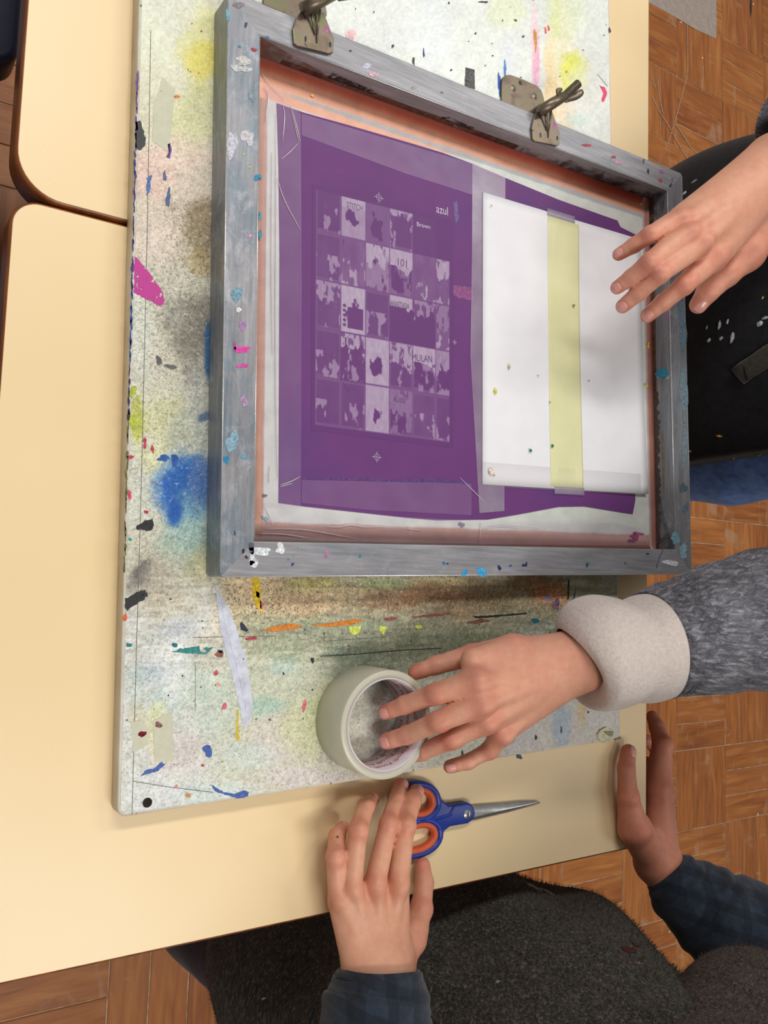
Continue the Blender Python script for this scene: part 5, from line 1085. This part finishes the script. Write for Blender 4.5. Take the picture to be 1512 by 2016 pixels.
sb2 = blobs([[(-.16, -.25, .10, .125), (-.16, -.23, .26, .15), (-.15, -.20, .42, .12)], [(-.30, -.20, .42, .075), (.0, -.20, .42, .075)], [tuple(K(1490, 2085, .15, 190)), (-.14, -.20, .18, .10)]], .05)
raw_mesh('wool_vest', *nets(lambda p: sb2(p) + wav(p, .003, 26, 21), (-.42, -.42, -.05), (.14, .02, .56), .009), M_wool, P2)
sleeve('shirt_sleeve', [(748, 1909, .045, 74), (747, 1930, .047, 86), (744, 1965, .050, 98), (740, 2005, .055, 105), (738, 2120, .072, 110), (736, 2300, .11, 120)], M_shirt, P2, .03, 14)
ring('cuff_seam', (747, 1934, .047, 90), (744, 1965, .050, 98), M_seam, P2, .0009)
sleeve('shirt_sleeve', [(1312, 1714, .012, 42), (1322, 1726, .016, 52), (1345, 1752, .024, 66), (1388, 1786, .040, 82), (1440, 1822, .060, 94), (1540, 1872, .090, 104), (1700, 1940, .14, 115)], M_shirt, P2, .05, 17)
ring('cuff_seam', (1388, 1786, .040, 84), (1440, 1822, .060, 94), M_seam, P2, .0010)
us2 = blobs([[(-.31, -.20, .42, .066), (-.35, -.24, .27, .054), (-.375, -.26, .16, .050), tuple(K(738, 2250, .10, 92))]], .03); raw_mesh('shirt_sleeve', *nets(lambda p: us2(p) + wav(p, .002, 40, 31), (-.52, -.42, .02), (-.22, -.08, .52), .009), M_shirt, P2)
us3 = blobs([[(.02, -.20, .42, .074), (.10, -.185, .26, .062), (.165, -.17, .14, .058)]], .03); raw_mesh('shirt_sleeve', *nets(lambda p: us3(p) + wav(p, .002, 40, 32), (-.08, -.30, .04), (.27, -.06, .52), .009), M_shirt, P2)
hr2 = blobs([[(-.15, -.105, .655, .085), (-.15, -.13, .59, .075)]], .03); raw_mesh('hair', *nets(lambda p: np.maximum(hr2(p) + wav(p, .002, 60, 1), p[..., 1] + .05), (-.28, -.28, .48), (-.02, .05, .78), .008), M_hair, P2)
for (u, v, a_, b_, c) in [(1238, 1872, 15, 13, (74, 26, 28)), (1252, 1862, 9, 9, (74, 26, 28)), (1256, 1898, 10, 5, (92, 76, 62)), (1050, 1748, 16, 7, (150, 144, 124)), (1074, 1756, 14, 6, (150, 144, 124)), (614, 1996, 6, 8, (24, 60, 66)), (980, 1935, 5, 3, (120, 118, 112)), (520, 1966, 5, 2, (150, 148, 142))]: fleck(apron2, P2, u, v, a_, b_, c)

M_eye = plain('eye_white', (226, 222, 216), .2); M_iris = plain('dark_iris', (58, 38, 26), .15); M_lip = plain('lips', (176, 96, 88), .4); M_ear = plain('ear_skin', (208, 150, 128), .5)
def face(P, c, fw, jaw):
    """eyes, brows, mouth and ears on the head at c looking along fw"""
    c = np.array(c); fw = np.array(fw, float); sd = np.array([-fw[1], fw[0], 0]); j = np.array(jaw)
    for s in (-1, 1):
        e = c + fw * .066 + sd * s * .029 + np.array([0, 0, -.008]); lathe('eye', [(.0001, .011), (.007, .009), (.011, .002), (.011, -.004), (.0001, -.008)], tuple(e), M_eye, P, 14, axis=tuple(fw)); lathe('iris', [(.0001, .0118), (.004, .0112), (.0050, .0098), (.0001, .009)], tuple(e), M_iris, P, 12, axis=tuple(fw))
        tube('eyebrow', [tuple(c + fw * (.074 - .004 * k_) + sd * s * (.014 + .009 * k_) + np.array([0, 0, .012 + .002 * (k_ == 1)])) for k_ in range(4)], .0028, M_hair, P, 8)
        er = c - fw * .002 + sd * s * .078 + np.array([0, 0, -.012]); tube('ear', [tuple(er + fw * .012 * math.cos(a_) + np.array([0, 0, .026]) * math.sin(a_) + sd * s * .004) for a_ in np.linspace(-1.5, 4.0, 12)], .005, M_ear, P, 8)
    m = j + fw * .057 + np.array([0, 0, -.012])
    for dz in (.003, -.003): tube('lip', [tuple(m + sd * x_ * .022 - fw * .006 * x_ * x_ + np.array([0, 0, dz * (1 - .6 * x_ * x_)])) for x_ in np.linspace(-1, 1, 9)], [.0022 + .002 * (1 - abs(x_)) for x_ in np.linspace(-1, 1, 9)], M_lip, P, 8)
face(P1, (.07, .65, .66), (-1, 0, 0), (.03, .65, .60)); face(P2, (-.15, -.09, .63), (0, 1, 0), (-.15, -.05, .57))
# short fibres standing out of the fleece, terry and wool
def fuzz(o, n, length, width, mats, lean, seed=0):
    me = o.data; nf = len(me.polygons); A = np.zeros(nf); C = np.zeros(nf * 3); N = np.zeros(nf * 3); me.polygons.foreach_get('area', A); me.polygons.foreach_get('center', C); me.polygons.foreach_get('normal', N); C = C.reshape(-1, 3); N = N.reshape(-1, 3)
    uv = proj(C); see = (uv[:, 0] > -40) & (uv[:, 0] < 1560) & (uv[:, 1] > -40) & (uv[:, 1] < 2060) & (np.einsum('ij,ij->i', N, CAMP - C) > -.02)
    A = A * see; rg = np.random.default_rng(seed); idx = rg.choice(nf, n, p=A / A.sum()); r = np.sqrt(A[idx] + 1e-12)[:, None]
    P = C[idx] + rg.normal(size=(n, 3)) * r * .45; nn = N[idx]; P -= nn * np.einsum('ij,ij->i', P - C[idx], nn)[:, None]
    D = nn * .55 + np.array(lean) * .8 + rg.normal(size=(n, 3)) * .35; D /= np.linalg.norm(D, axis=1)[:, None]; S = np.cross(D, nn); S /= np.linalg.norm(S, axis=1)[:, None] + 1e-9
    L_ = length * rg.uniform(.5, 1.2, n)[:, None]; w_ = width
    V = np.stack([P - S * w_ - nn * .0012, P + S * w_ - nn * .0012, P + D * L_ * .6 + S * w_ * .7, P + D * L_ - nn * L_ * .15, P + D * L_ * .6 - S * w_ * .7], 1).reshape(-1, 3)
    b = np.arange(n)[:, None] * 5; F = np.concatenate([b + np.array([[0, 1, 2, 4]]), ], 0); T = b + np.array([[4, 2, 3]])
    f = mesh('fibres', V, [tuple(x) for x in F] + [tuple(x) for x in T], mats, o.parent); f['kind'] = 'stuff'
for o in list(P1.children) + list(P2.children):
    nm = o.name.split('.')[0]; pr_ = o.parent
    if nm == 'fleece_sleeve': fuzz(o, 9000, .0055, .00022, M_grey, (.55, .62, 0), 1)
    elif nm == 'cream_cuff': fuzz(o, 4000, .003, .00018, M_cuff, (-.2, .1, 0), 2)
    elif nm == 'apron' and pr_ is P2: fuzz(o, 14000, .006, .00028, M_apr2, (.4, .3, 0), 3)
    elif nm == 'wool_vest': fuzz(o, 4000, .006, .00025, M_wool, (.5, -.2, 0), 4)
